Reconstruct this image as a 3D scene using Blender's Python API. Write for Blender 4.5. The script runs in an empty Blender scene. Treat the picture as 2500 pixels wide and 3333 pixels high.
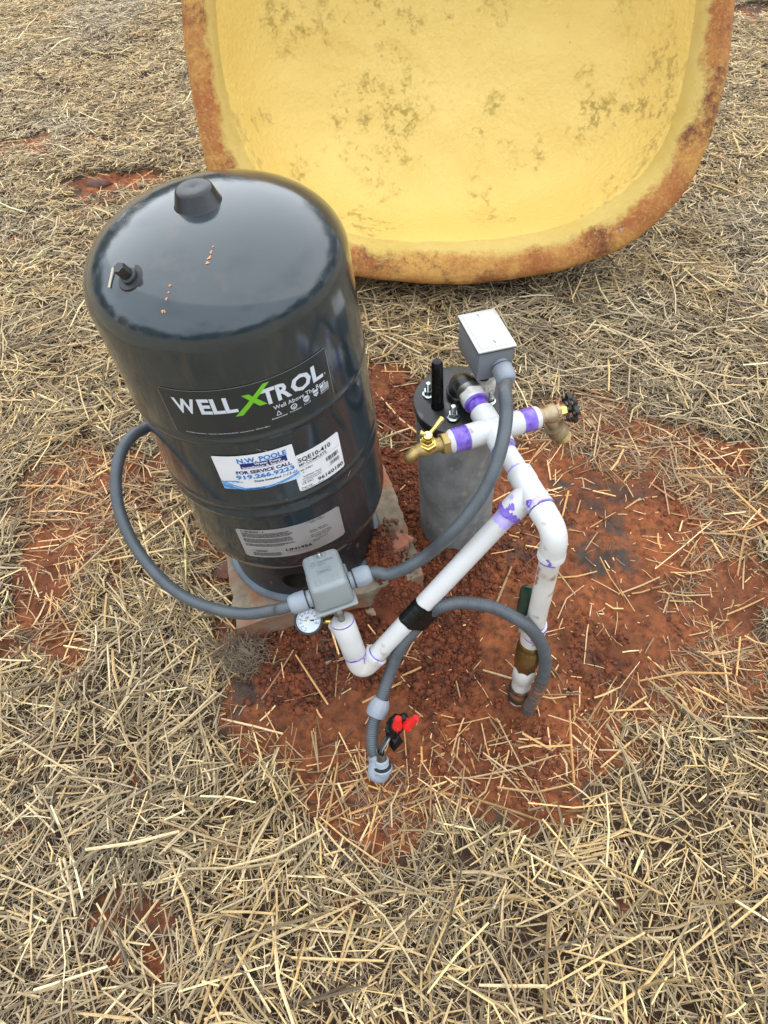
import bpy, bmesh, math, random
import numpy as np
from mathutils import Vector, Matrix
random.seed(7); rng = np.random.default_rng(7)
scene = bpy.context.scene; col = scene.collection
rad = math.radians
# ------------------------------------------------------------------ camera
F0, W0, H0 = 2312.0, 2500, 3333
def basis(p, r):
    F = np.array([0, math.cos(p), -math.sin(p)]); rt = np.array([1., 0, 0]); up = np.cross(rt, F)
    return F, rt*math.cos(r)+up*math.sin(r), -rt*math.sin(r)+up*math.cos(r)
BT = basis(rad(52.37), rad(-9.11)); BW = basis(rad(52.4), rad(-2.2))
def t2w(v):
    v = np.array(v, float); return sum((v @ BT[i])*BW[i] for i in range(3))
TBASE = t2w([-.183, .95, -1.276]); CAMH = -TBASE[2]+.075
CAM = np.array([0, 0, CAMH]); TBASE = TBASE+CAM
TX, TY, TZ = t2w([1, 0, 0]), t2w([0, 1, 0]), t2w([0, 0, 1])
def ray(u, v): return BW[0]+BW[1]*(u-W0/2)/F0-BW[2]*(v-H0/2)/F0
def atd(u, v, d): return CAM+ray(u, v)*d
def P(u, v, z=0.):
    r = ray(u, v); return CAM+r*(z-CAMH)/r[2]
def proj(p):
    p = np.asarray(p)-CAM; d = p@BW[0]; return W0/2+F0*(p@BW[1])/d, H0/2-F0*(p@BW[2])/d
cam = bpy.data.cameras.new('camera'); camo = bpy.data.objects.new('camera', cam); col.objects.link(camo)
cam.sensor_fit = 'VERTICAL'; cam.sensor_height = 24; cam.lens = F0/H0*24; cam.clip_start = .01; cam.clip_end = 500
m = Matrix.Identity(4)
for i in range(3):
    m[i][0] = BW[1][i]; m[i][1] = BW[2][i]; m[i][2] = -BW[0][i]; m[i][3] = CAM[i]
camo.matrix_world = m; scene.camera = camo
# ------------------------------------------------------------------ light
SUN_EL, SUN_AZ = rad(52), rad(25)      # azimuth from +Y towards +X
sl = bpy.data.lights.new('sun', 'SUN'); sl.energy = 1.5; sl.angle = rad(140); sl.color = (1, .96, .9)
so = bpy.data.objects.new('sun', sl); col.objects.link(so)
sd = Vector((math.sin(SUN_AZ)*math.cos(SUN_EL), math.cos(SUN_AZ)*math.cos(SUN_EL), math.sin(SUN_EL)))
so.rotation_euler = sd.to_track_quat('Z', 'Y').to_euler()
w = bpy.data.worlds.new('World'); scene.world = w; w.use_nodes = True
nt = w.node_tree; bg = nt.nodes['Background']
sky = nt.nodes.new('ShaderNodeTexSky'); sky.sky_type = 'NISHITA'; sky.sun_disc = False
sky.sun_elevation = SUN_EL; sky.sun_rotation = SUN_AZ; sky.air_density = 1.3; sky.dust_density = 3
tc = nt.nodes.new('ShaderNodeTexCoord'); nz = nt.nodes.new('ShaderNodeTexNoise'); nz.inputs['Scale'].default_value = 2.2
nz.inputs['Detail'].default_value = 6; nz.inputs['Roughness'].default_value = .55
cr = nt.nodes.new('ShaderNodeValToRGB'); cr.color_ramp.elements[0].position = .12; cr.color_ramp.elements[1].position = .50
mx = nt.nodes.new('ShaderNodeMix'); mx.data_type = 'RGBA'
nt.links.new(tc.outputs['Generated'], nz.inputs['Vector']); nt.links.new(nz.outputs['Fac'], cr.inputs[0])
nt.links.new(cr.outputs[0], mx.inputs[0]); nt.links.new(sky.outputs[0], mx.inputs[6]); mx.inputs[7].default_value = (11.3, 12.4, 13.8, 1)
nt.links.new(mx.outputs[2], bg.inputs[0]); bg.inputs[1].default_value = .095
vs = scene.view_settings; vs.view_transform = 'Standard'; vs.look = 'None'; vs.exposure = 0.7; vs.gamma = 1
scene.render.engine = 'CYCLES'
# ------------------------------------------------------------------ helpers
def lin(c):
    return tuple(((x/255)/12.92 if x/255 <= .04045 else ((x/255+.055)/1.055)**2.4) for x in c)
def new_mat(name):
    mt = bpy.data.materials.new(name); mt.use_nodes = True
    return mt, mt.node_tree, mt.node_tree.nodes['Principled BSDF']
def mat(name, c, rough=.5, metal=0., c2=None, scale=20, bump=0., bscale=60, spec=.5, coat=0., lo=.35, hi=.7, detail=6,
        dirt=None, dscale=8, dlo=.55, dhi=.7, rvar=.1, stretch=None):
    mt, n, b = new_mat(name)
    tc = n.nodes.new('ShaderNodeTexCoord'); vec = tc.outputs['Object']
    if stretch:
        mp = n.nodes.new('ShaderNodeMapping'); mp.inputs['Scale'].default_value = stretch
        n.links.new(vec, mp.inputs[0]); vec = mp.outputs[0]
    def noise(s, d=detail):
        t = n.nodes.new('ShaderNodeTexNoise'); t.inputs['Scale'].default_value = s; t.inputs['Detail'].default_value = d
        n.links.new(vec, t.inputs['Vector']); return t.outputs['Fac']
    def ramp(src, a, bb):
        r = n.nodes.new('ShaderNodeMapRange'); r.inputs[1].default_value = a; r.inputs[2].default_value = bb
        n.links.new(src, r.inputs[0]); return r.outputs[0]
    def mixc(f, a, bb):
        x = n.nodes.new('ShaderNodeMix'); x.data_type = 'RGBA'; n.links.new(f, x.inputs[0])
        for s, i in ((a, 6), (bb, 7)):
            if isinstance(s, tuple): x.inputs[i].default_value = (*s, 1)
            else: n.links.new(s, x.inputs[i])
        return x.outputs[2]
    c2 = c2 or tuple(x*.88 for x in c)
    o = mixc(ramp(noise(scale), lo, hi), c, c2)
    if dirt: o = mixc(ramp(noise(dscale, 10), dlo, dhi), o, dirt)
    n.links.new(o, b.inputs['Base Color'])
    rr = n.nodes.new('ShaderNodeMapRange'); rr.inputs[3].default_value = max(.02, rough-rvar); rr.inputs[4].default_value = min(1, rough+rvar)
    n.links.new(noise(scale*1.7), rr.inputs[0]); n.links.new(rr.outputs[0], b.inputs['Roughness'])
    b.inputs['Metallic'].default_value = metal; b.inputs['Specular IOR Level'].default_value = spec
    b.inputs['Coat Weight'].default_value = coat; b.inputs['Coat Roughness'].default_value = .09
    if bump:
        bp = n.nodes.new('ShaderNodeBump'); bp.inputs['Strength'].default_value = bump; bp.inputs['Distance'].default_value = .004
        n.links.new(noise(bscale, 8), bp.inputs['Height']); n.links.new(bp.outputs[0], b.inputs['Normal'])
    return mt
M = {}
M['tank'] = mat('tank_paint', (.016, .026, .033), .15, c2=(.021, .032, .039), scale=9, spec=.55, coat=.55, bump=.02, bscale=90, dirt=(.075, .062, .045), dscale=14, dlo=.6, dhi=.95, rvar=.05, stretch=(1.3, 1.3, .35))
M['stand'] = mat('stand_plastic', (.012, .015, .019), .3, c2=(.02, .022, .025), scale=12, dirt=(.10, .09, .08), dscale=60, dlo=.66, dhi=.72, bump=.05)
M['lip'] = mat('stand_lip', (.13, .16, .19), .5, c2=(.07, .085, .1), scale=18, bump=.1)
M['black'] = mat('black_plastic', (.009, .01, .011), .28, c2=(.014, .016, .017), scale=20, bump=.05, bscale=80)
M['blackdull'] = mat('black_rubber', (.012, .013, .014), .5, c2=(.03, .032, .033), scale=25, bump=.1, bscale=120)
M['castblack'] = mat('black_cast_cap', (.010, .010, .011), .3, c2=(.022, .022, .021), scale=16, bump=.12, bscale=120, dirt=(.13, .115, .095), dscale=30, dlo=.6, dhi=.72)
M['tape'] = mat('black_vinyl_tape', (.004, .004, .005), .28, c2=(.008, .008, .009), scale=40, spec=.3, bump=.25, bscale=35, stretch=(1, 1, 1))
M['steel'] = mat('galvanised_casing', (.25, .265, .265), .6, metal=0., c2=(.14, .155, .16), scale=30, bump=.15, bscale=80, detail=14, lo=.38, hi=.62, dirt=(.33, .335, .32), dscale=60, dlo=.52, dhi=.75, stretch=(1, 1, .6))
M['zinc'] = mat('zinc_plated', (.62, .68, .68), .25, metal=1., c2=(.4, .44, .44), scale=60)
M['dullsteel'] = mat('dull_steel', (.32, .32, .30), .35, metal=.9, c2=(.16, .15, .14), scale=50, bump=.05)
M['pvc'] = mat('white_pvc', (.63, .635, .63), .32, c2=(.57, .57, .555), scale=12, dirt=(.36, .30, .22), dscale=38, dlo=.63, dhi=.74, bump=.02, bscale=50, rvar=.08)
M['pvc_dirty'] = mat('soiled_white_pvc', (.62, .60, .57), .4, c2=(.5, .47, .42), scale=14, dirt=(.26, .17, .11), dscale=38, dlo=.6, dhi=.72, bump=.04)
M['primer'] = mat('purple_primer', (.14, .065, .46), .28, c2=(.25, .17, .60), scale=55, lo=.4, hi=.65, bump=.08, bscale=60, rvar=.1)
M['primer_pale'] = mat('pale_purple_primer', (.38, .31, .74), .3, c2=(.62, .58, .84), scale=45, lo=.35, hi=.7, bump=.05)
M['brass'] = mat('cast_brass', (.44, .32, .12), .42, metal=.7, c2=(.30, .21, .08), scale=40, bump=.25, bscale=160)
M['bronze'] = mat('pale_bronze', (.44, .34, .22), .45, metal=.7, c2=(.33, .25, .15), scale=40, bump=.2, bscale=160)
M['brightbrass'] = mat('bright_brass', (.80, .62, .20), .25, metal=1., c2=(.6, .45, .14), scale=50)
M['dirtybrass'] = mat('weathered_brass', (.34, .24, .09), .35, metal=.85, c2=(.16, .10, .04), scale=30, dirt=(.55, .5, .35), dscale=60, dlo=.66, dhi=.72)
M['conduit'] = mat('grey_liquidtight', (.080, .093, .104), .36, c2=(.062, .072, .080), scale=30, bump=.05, dirt=(.2, .17, .14), dscale=20, dlo=.68, dhi=.85)
M['fitting'] = mat('pale_grey_fitting', (.27, .305, .345), .42, c2=(.23, .26, .30), scale=25, bump=.04)
M['switchgrey'] = mat('grey_switch_cover', (.245, .275, .28), .42, c2=(.215, .24, .245), scale=22, bump=.05, bscale=140, dirt=(.33, .31, .28), dscale=18, dlo=.62, dhi=.85)
M['boxgrey'] = mat('grey_box_plastic', (.17, .185, .205), .45, c2=(.15, .165, .18), scale=20, bump=.03)
M['coverplate'] = mat('weatherproof_plate', (.50, .495, .475), .38, metal=.3, c2=(.43, .42, .40), scale=22, bump=.03)
M['whitenut'] = mat('off_white_nut', (.62, .59, .54), .6, c2=(.5, .47, .42), scale=60, bump=.2, bscale=150)
M['red'] = mat('red_wire_nut', (.72, .022, .018), .35, c2=(.6, .015, .015), scale=40)
M['green'] = mat('green_vinyl', (.008, .028, .018), .2, c2=(.02, .045, .03), scale=30, bump=.1)
M['white'] = mat('label_white', (.80, .81, .84), .35, c2=(.72, .73, .76), scale=20)
M['greylabel'] = mat('silver_label', (.40, .385, .375), .33, c2=(.33, .32, .31), scale=16, metal=.2)
M['darklabel'] = mat('dark_label', (.020, .026, .029), .2, c2=(.023, .029, .032), scale=10)
M['inkwhite'] = mat('white_ink', (.62, .67, .74), .4); M['inkblack'] = mat('black_ink', (.015, .015, .018), .5)
M['green_ink'] = mat('green_ink', (.17, .50, .025), .4); M['blue'] = mat('light_blue_ink', (.03, .22, .62), .4)
M['navy'] = mat('navy_ink', (.008, .022, .16), .4); M['paleblue'] = mat('pale_blue_ink', (.35, .58, .80), .4, c2=(.1, .3, .62), scale=120)
M['glass'] = mat('gauge_face', (.62, .68, .74), .12, c2=(.56, .62, .68), scale=30)
M['mud'] = mat('dried_mud', (.60, .27, .12), .8, c2=(.45, .2, .09), scale=90)
M['redrock'] = mat('red_rock', (.30, .10, .05), .85, c2=(.42, .22, .15), scale=22, bump=.6, bscale=50, dirt=(.12, .04, .02), dscale=18)
M['tanrock'] = mat('tan_rock', (.36, .26, .16), .8, c2=(.24, .16, .09), scale=35, bump=.5, bscale=60)
M['concrete'] = mat('rough_concrete', (.25, .205, .14), .9, c2=(.155, .12, .08), scale=45, bump=.6, bscale=110, dirt=(.28, .085, .035), dscale=9, dlo=.5, dhi=.66)
M['root'] = mat('dead_root', (.22, .165, .11), .85, c2=(.13, .09, .055), scale=60)
M['bark'] = mat('bark', (.08, .06, .045), .9)

def obj(name, verts, faces, mt, parent=None, smooth=True, ang=40):
    """one mesh object; vertices are given in world space"""
    me = bpy.data.meshes.new(name)
    V = np.asarray(verts, float).reshape(-1, 3)
    if parent is not None: V = V-np.array(parent['_o'])
    me.from_pydata(V.tolist(), [], [tuple(int(i) for i in f) for f in faces]); me.update()
    bm = bmesh.new(); bm.from_mesh(me); bmesh.ops.recalc_face_normals(bm, faces=bm.faces); bm.to_mesh(me); bm.free()
    if smooth:
        me.polygons.foreach_set('use_smooth', [True]*len(me.polygons)); me.set_sharp_from_angle(angle=rad(ang))
    me.materials.append(M[mt] if isinstance(mt, str) else mt)
    o = bpy.data.objects.new(name, me); col.objects.link(o)
    if parent is not None:
        if '_root' in parent.keys() or parent.type == 'EMPTY': pass
        o.parent = parent; 
        o['_o'] = parent['_o']          # children of a mesh part share the thing's origin
    return o
def tag(o, label, cat=None, group=None, kind=None):
    if label: o['label'] = label
    if cat: o['category'] = cat
    if group: o['group'] = group
    if kind: o['kind'] = kind
    return o
def thing(name, label, cat, loc, group=None):
    o = bpy.data.objects.new(name, None); col.objects.link(o); o.empty_display_size = .05
    o.location = tuple(float(x) for x in loc); o['_o'] = [float(x) for x in loc]
    return tag(o, label, cat, group)
def nrm(v): v = np.asarray(v, float); return v/np.linalg.norm(v)
def frame(ax, ref=None):
    ax = nrm(ax)
    if ref is None: ref = np.array([0, 0, 1.]) if abs(ax[2]) < .9 else np.array([1., 0, 0])
    x = nrm(np.cross(ref, ax)); return x, np.cross(ax, x), ax
class MB:
    def __init__(s): s.v = []; s.f = []
    def add(s, V, Fc):
        k = len(s.v); s.v += [tuple(p) for p in np.asarray(V).tolist()]; s.f += [tuple(int(i)+k for i in f) for f in Fc]; return s
    def obj(s, name, mt, parent=None, **k): return obj(name, s.v, s.f, mt, parent, **k)
def lathe(prof, o, ax, n=32, ref=None, sq=None, cap=True, wob=None):
    x, y, a = frame(ax, ref); o = np.asarray(o, float); V = []; Fc = []
    th = np.arange(n)/n*2*math.pi
    for (r, h) in prof:
        rr = r*np.ones(n)
        if sq is not None: rr = rr*sq(th, h)
        hh = h*np.ones(n)
        if wob is not None: hh = hh+wob(th, h)
        V.append(o+np.outer(rr*np.cos(th), x)+np.outer(rr*np.sin(th), y)+np.outer(hh, a))
    V = np.concatenate(V); k = len(prof)
    for i in range(k-1):
        for j in range(n):
            q = (j+1) % n; Fc.append((i*n+j, i*n+q, (i+1)*n+q, (i+1)*n+j))
    if cap:
        if prof[0][0] > 1e-5: Fc.append(tuple(range(n))[::-1])
        if prof[-1][0] > 1e-5: Fc.append(tuple(range((k-1)*n, k*n)))
    return V, Fc
def hexsq(n=6, ph=0.):
    def f(th, h):
        t = (th+ph) % (2*math.pi/n)-math.pi/n
        return math.cos(math.pi/n)/np.cos(t)
    return f
def spline(pts, k=12):
    p = np.array(pts, float); p = np.vstack([2*p[0]-p[1], p, 2*p[-1]-p[-2]]); out = []
    for i in range(1, len(p)-2):
        for t in np.linspace(0, 1, k, endpoint=False):
            a, b, c, d = p[i-1], p[i], p[i+1], p[i+2]
            out.append(.5*((2*b)+(-a+c)*t+(2*a-5*b+4*c-d)*t*t+(-a+3*b-3*c+d)*t**3))
    out.append(p[-2]); return np.array(out)
def resample(p, step):
    s = np.r_[0, np.cumsum(np.linalg.norm(np.diff(p, axis=0), axis=1))]
    n = max(2, int(s[-1]/step)); q = np.linspace(0, s[-1], n)
    return np.stack([np.interp(q, s, p[:, i]) for i in range(3)], 1), q
def tube(path, r, n=20, cap=True, sec=None):
    p = np.asarray(path, float); k = len(p); r = np.ones(k)*r if np.isscalar(r) else np.asarray(r)
    t = np.gradient(p, axis=0); t /= np.linalg.norm(t, axis=1)[:, None]
    x, y, _ = frame(t[0]); V = []; Fc = []; th = np.arange(n)/n*2*math.pi
    for i in range(k):
        x = nrm(x-t[i]*(x@t[i])); y = np.cross(t[i], x)
        V.append(p[i]+r[i]*(np.outer(np.cos(th), x)+np.outer(np.sin(th), y)))
    V = np.concatenate(V)
    for i in range(k-1):
        for j in range(n):
            q = (j+1) % n; Fc.append((i*n+j, i*n+q, (i+1)*n+q, (i+1)*n+j))
    if cap: Fc += [tuple(range(n))[::-1], tuple(range((k-1)*n, k*n))]
    return V, Fc
def rbox(c, X, Y, Z, sx, sy, sz, bev=.003, seg=3, taper=1.):
    """rounded box in frame X,Y,Z, centre c, full sizes"""
    bm = bmesh.new(); bmesh.ops.create_cube(bm, size=1)
    for v in bm.verts:
        t = taper if v.co.z > 0 else 1
        v.co = Vector((v.co.x*sx*t, v.co.y*sy*t, v.co.z*sz))
    if bev: bmesh.ops.bevel(bm, geom=bm.edges[:]+bm.verts[:], offset=bev, segments=seg, profile=.5, affect='EDGES')
    V = np.array([v.co[:] for v in bm.verts]); Fc = [[v.index for v in f.verts] for f in bm.faces]; bm.free()
    return np.asarray(c)+V@np.array([X, Y, Z]), Fc
# value noise
class Noise2:
    def __init__(s, seed): s.g = np.random.default_rng(seed).random((256, 256))
    def __call__(s, x, y):
        xi = np.floor(x).astype(int); yi = np.floor(y).astype(int); fx = x-xi; fy = y-yi
        fx = fx*fx*(3-2*fx); fy = fy*fy*(3-2*fy); g = s.g
        a = g[xi % 256, yi % 256]; b = g[(xi+1) % 256, yi % 256]; c = g[xi % 256, (yi+1) % 256]; d = g[(xi+1) % 256, (yi+1) % 256]
        return (a*(1-fx)+b*fx)*(1-fy)+(c*(1-fx)+d*fx)*fy
    def fbm(s, x, y, sc, o=4, rg=.5):
        t = 0; a = 1; w = 0
        for i in range(o):
            t = t+a*s(x*sc+17.3*i, y*sc-9.1*i); w += a; a *= rg; sc *= 2.03
        return t/w
N1, N2, N3 = Noise2(1), Noise2(2), Noise2(3)
# text -> flat mesh
def text2d(s, h, bold=0., shear=0., xs=1., track=1., align='LEFT'):
    cu = bpy.data.curves.new('t', 'FONT'); cu.body = s; cu.size = 1; cu.offset = bold; cu.shear = shear; cu.resolution_u = 2
    cu.space_character = track
    o = bpy.data.objects.new('t', cu); col.objects.link(o); bpy.context.view_layer.update()
    me = o.to_mesh(); V = np.array([v.co[:2] for v in me.vertices]).reshape(-1, 2); Fc = [list(p.vertices) for p in me.polygons]
    o.to_mesh_clear(); bpy.data.objects.remove(o); bpy.data.curves.remove(cu)
    V = V*h/.73*np.array([xs, 1.]); V[:, 0] -= V[:, 0].min()
    if align == 'CENTER': V[:, 0] -= V[:, 0].max()/2
    return V, Fc
def fit_text(s, w, h, **k):
    V, Fc = text2d(s, h, **k); V[:, 0] *= w/V[:, 0].max(); return V, Fc
def cutpoly(V, Fc, maxw=.012):
    return V, Fc
# ------------------------------------------------------------------ layout zones (ground polygons, taken at z = 0)
D = 2500/1659.
def poly(pts): return np.array([P(x*D, y*D, 0)[:2] for x, y in pts])
def inpoly(x, y, pg):
    inside = np.zeros(x.shape, bool); n = len(pg)
    for i in range(n):
        x1, y1 = pg[i]; x2, y2 = pg[(i+1) % n]
        c = ((y1 > y) != (y2 > y)); 
        with np.errstate(divide='ignore', invalid='ignore'):
            xx = (x2-x1)*(y-y1)/(y2-y1+1e-12)+x1
        inside ^= (c & (x < xx))
    return inside
def ell(u, v, ru, rv): return [(u+ru*math.cos(a), v+rv*math.sin(a)) for a in np.arange(20)/20*2*math.pi]
ZONES = [  # (polygon in photo px (1659 wide), straw density inside)
    ([(1080, 880), (1300, 860), (1500, 900), (1659, 990), (1659, 1470), (1560, 1560), (1470, 1600), (1380, 1700), (1200, 1850), (1000, 1830), (850, 1790), (700, 1780), (560, 1720), (490, 1560), (480, 1400), (820, 1200), (820, 880)], .40),
    ([(800, 800), (905, 800), (1010, 960), (1230, 1010), (1400, 990), (1465, 1060), (1490, 1180), (1440, 1300), (1470, 1420), (1330, 1480), (1290, 1600), (1120, 1590), (960, 1660), (820, 1700), (620, 1650), (530, 1600), (500, 1460), (570, 1330), (700, 1300), (780, 1180), (770, 900)], .05),
    ([(1130, 1560), (1330, 1520), (1420, 1640), (1280, 1780), (1000, 1790), (860, 1700), (1000, 1620)], .22),
    ([(500, 1230), (900, 1230), (900, 1400), (560, 1450), (500, 1380)], .03),
    ([(380, 1000), (520, 1080), (560, 1290), (420, 1250), (380, 1130)], .35),
    ([(240, 1000), (330, 980), (340, 1110), (260, 1120)], .18),
    ([(60, 1010), (220, 900), (260, 960), (240, 1140), (200, 1200), (160, 1260), (170, 1480), (60, 1490), (40, 1300)], .42),
    (ell(200, 985, 34, 18), .05), (ell(110, 1250, 60, 80), .2), (ell(60, 1430, 60, 42), .08), (ell(100, 1050, 40, 30), .3),
    (ell(235, 408, 105, 24), .04), (ell(210, 452, 70, 14), .2), (ell(150, 545, 22, 14), .05), (ell(25, 540, 28, 14), .1), (ell(70, 322, 45, 22), .3),
    (ell(190, 318, 60, 8), .25), (ell(250, 8, 20, 6), .2), (ell(1630, 22, 40, 18), .06), (ell(1470, 1190, 60, 60), .2), (ell(1600, 1180, 70, 60), .28),
    (ell(1590, 1330, 115, 90), .05), (ell(1580, 965, 75, 34), .10), (ell(900, 830, 22, 20), .03), (ell(870, 905, 60, 55), .05),
    (ell(305, 1965, 130, 44), .12), (ell(725, 1972, 68, 32), .10), (ell(365, 2105, 85, 32), .2), (ell(75, 1600, 50, 14), .35), (ell(90, 1745, 60, 18), .3),
    (ell(300, 1640, 60, 30), .4), (ell(480, 1880, 30, 12), .5), (ell(1100, 1010, 120, 40), .2), (ell(300, 2180, 60, 20), .4), (ell(280, 1900, 70, 16), .45),
    (ell(1380, 1990, 60, 14), .6), (ell(1640, 1650, 30, 14), .4), (ell(240, 1210, 30, 60), .25), (ell(30, 1100, 40, 50), .4)]
ZP = [(poly(p), d) for p, d in ZONES]
CRUMB = poly([(560, 1290), (900, 1200), (905, 1180), (830, 1060), (780, 880), (880, 800), (930, 850), (905, 1160), (1000, 1180), (1060, 1300), (1020, 1500), (900, 1560), (800, 1500), (560, 1500), (540, 1380)])
SMUDGE = [poly(ell(1330, 1170, 60, 75)), poly(ell(1290, 1020, 60, 40)), poly(ell(1180, 1215, 60, 50)), poly(ell(1290, 1430, 45, 30)), poly(ell(740, 1450, 70, 60)), poly(ell(190, 440, 60, 20)), poly(ell(860, 1180, 60, 30)), poly(ell(1280, 1060, 90, 60)), poly(ell(530, 1440, 60, 70))]
def density(x, y):
    wx = x+(N1.fbm(x, y, 7, 5, .65)-.5)*.30; wy = y+(N2.fbm(x, y, 7, 5, .65)-.5)*.30
    d = np.ones(x.shape)
    for pg, v in ZP:
        i = inpoly(wx, wy, pg); d[i] = np.minimum(d[i], v)
    return d
def softmask(x, y, pgs, wob=.1):
    wx = x+(N1.fbm(x, y, 12, 3)-.5)*wob; wy = y+(N2.fbm(x, y, 12, 3)-.5)*wob; o = np.zeros(x.shape)
    for pg in pgs:
        for dx, dy in ((0, 0), (.012, 0), (-.012, 0), (0, .012), (0, -.012)):
            o += inpoly(wx+dx, wy+dy, pg)*.2
    return np.clip(o, 0, 1)
def gheight(x, y):
    h = (N1.fbm(x, y, 1.3, 3)-.5)*.05+(N2.fbm(x, y, 6, 3)-.5)*.014
    # the clay dips towards the foot of the riser and rises a little by the casing
    g = lambda u, v, r: np.exp(-((x-u)**2+(y-v)**2)/r**2)
    h = h*(1-.75*g(.05, .75, .6))
    h = h-.018*g(.25, .55, .10)-.012*g(.0, .5, .15)+.048*g(.16, .95, .17)
    return h
# ------------------------------------------------------------------ ground
def axis_coords(a, b, step, far):
    c = list(np.arange(a, b+step/2, step)); s = step; x = c[-1]; right = []
    while x < far: s *= 1.25; x += s; right.append(x)
    s = step; x = c[0]; left = []
    while x > -far: s *= 1.25; x -= s; left.append(x)
    return np.array(left[::-1]+c+right)
gx = axis_coords(-1.7, 1.8, .0065, 120); gy = axis_coords(-.25, 3.2, .0065, 120)
X, Y = np.meshgrid(gx, gy, indexing='ij'); Xf, Yf = X.ravel(), Y.ravel()
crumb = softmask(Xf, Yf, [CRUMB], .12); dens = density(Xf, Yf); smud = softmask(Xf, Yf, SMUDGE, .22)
hz = gheight(Xf, Yf)
near = np.exp(-np.maximum(0, np.hypot(Xf, Yf-1.5)-3)/1.)
rough = N3.fbm(Xf, Yf, 38, 4, .6)-.5; fine = N2.fbm(Xf, Yf, 90, 2, .6)-.5
crk = np.abs(N1.fbm(Xf, Yf, 16, 3)-.5)
hz = hz+near*(rough*(.020+.014*crumb)+fine*(.007+.010*crumb)-.006*(crk < .018)+.020*np.clip(N2.fbm(Xf, Yf, 14, 3)-.55, 0, 1))
nx, ny = len(gx), len(gy); idx = np.arange(nx*ny).reshape(nx, ny)
quads = np.stack([idx[:-1, :-1], idx[1:, :-1], idx[1:, 1:], idx[:-1, 1:]], -1).reshape(-1, 4)
def bigmesh(name, V, Q, mt, colors=None, smooth=False, k=4):
    me = bpy.data.meshes.new(name); me.vertices.add(len(V)); me.vertices.foreach_set('co', V.astype(np.float32).ravel())
    me.loops.add(Q.size); me.loops.foreach_set('vertex_index', Q.astype(np.int32).ravel())
    me.polygons.add(len(Q)); me.polygons.foreach_set('loop_start', (np.arange(len(Q))*k).astype(np.int32))
    me.update(calc_edges=True)
    if colors is not None:
        a = me.color_attributes.new('tint', 'FLOAT_COLOR', 'POINT'); c = np.ones((len(V), 4), np.float32); c[:, :3] = colors
        a.data.foreach_set('color', c.ravel())
    me.polygons.foreach_set('use_smooth', [smooth]*len(Q))
    me.materials.append(mt); o = bpy.data.objects.new(name, me); col.objects.link(o); return o
gm, n, b = new_mat('red_clay')
at = n.nodes.new('ShaderNodeAttribute'); at.attribute_name = 'tint'; sp = n.nodes.new('ShaderNodeSeparateColor'); n.links.new(at.outputs['Color'], sp.inputs[0])
tcg = n.nodes.new('ShaderNodeTexCoord')
def gn(s, d=8, r=.6):
    t = n.nodes.new('ShaderNodeTexNoise'); t.inputs['Scale'].default_value = s; t.inputs['Detail'].default_value = d; t.inputs['Roughness'].default_value = r
    n.links.new(tcg.outputs['Object'], t.inputs['Vector']); return t.outputs['Fac']
def gr(src, a, c, lo=0, hi=1):
    t = n.nodes.new('ShaderNodeMapRange'); t.inputs[1].default_value = a; t.inputs[2].default_value = c; t.inputs[3].default_value = lo; t.inputs[4].default_value = hi
    n.links.new(src, t.inputs[0]); return t.outputs[0]
def gmix(f, a, c):
    t = n.nodes.new('ShaderNodeMix'); t.data_type = 'RGBA'
    if isinstance(f, float): t.inputs[0].default_value = f
    else: n.links.new(f, t.inputs[0])
    for s, i in ((a, 6), (c, 7)):
        if isinstance(s, tuple): t.inputs[i].default_value = (*s, 1)
        else: n.links.new(s, t.inputs[i])
    return t.outputs[2]
def gmath(op, a, c):
    t = n.nodes.new('ShaderNodeMath'); t.operation = op
    for s, i in ((a, 0), (c, 1)):
        if isinstance(s, (int, float)): t.inputs[i].default_value = s
        else: n.links.new(s, t.inputs[i])
    return t.outputs[0]
clay = gmix(gr(gn(7), .35, .65), (.32, .096, .031), (.14, .044, .016))
clay = gmix(gr(gn(60, 6), .42, .72), clay, (.070, .026, .012))
crumbc = gmix(gr(gn(70, 6), .35, .65), (.05, .018, .009), (.26, .066, .020))
c1 = gmix(sp.outputs[0], clay, crumbc)
c1 = gmix(gmath('MULTIPLY', sp.outputs[2], gr(gn(14), .42, .62)), c1, (.055, .045, .038))
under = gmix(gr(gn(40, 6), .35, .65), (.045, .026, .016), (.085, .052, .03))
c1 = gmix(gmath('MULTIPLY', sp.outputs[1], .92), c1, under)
fa_ = n.nodes.new('ShaderNodeAttribute'); fa_.attribute_name = 'field'
field = gmix(gr(gn(30, 10, .75), .35, .65), (.16, .12, .07), (.42, .33, .19)); field = gmix(gr(gn(.8, 5), .58, .68), field, (.22, .09, .04))
fsep = n.nodes.new('ShaderNodeSeparateColor'); n.links.new(fa_.outputs['Color'], fsep.inputs[0]); c1 = gmix(fsep.outputs[0], c1, field)
n.links.new(c1, b.inputs['Base Color']); b.inputs['Roughness'].default_value = .8; b.inputs['Specular IOR Level'].default_value = .3
bp = n.nodes.new('ShaderNodeBump'); bp.inputs['Strength'].default_value = .7; bp.inputs['Distance'].default_value = .006
n.links.new(gmath('ADD', gn(110, 8, .65), gmath('MULTIPLY', gn(320, 4), .5)), bp.inputs['Height']); n.links.new(bp.outputs[0], b.inputs['Normal'])
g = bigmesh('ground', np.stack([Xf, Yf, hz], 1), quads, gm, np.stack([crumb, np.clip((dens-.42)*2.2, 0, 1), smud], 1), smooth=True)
hw_ = .95+.52*np.clip(Yf, 0, 5.4)+.35; out = np.maximum.reduce([np.abs(Xf)-hw_+.25, Yf-5.2, -.1-Yf]); fl_ = np.clip(out/.3, 0, 1)
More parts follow.
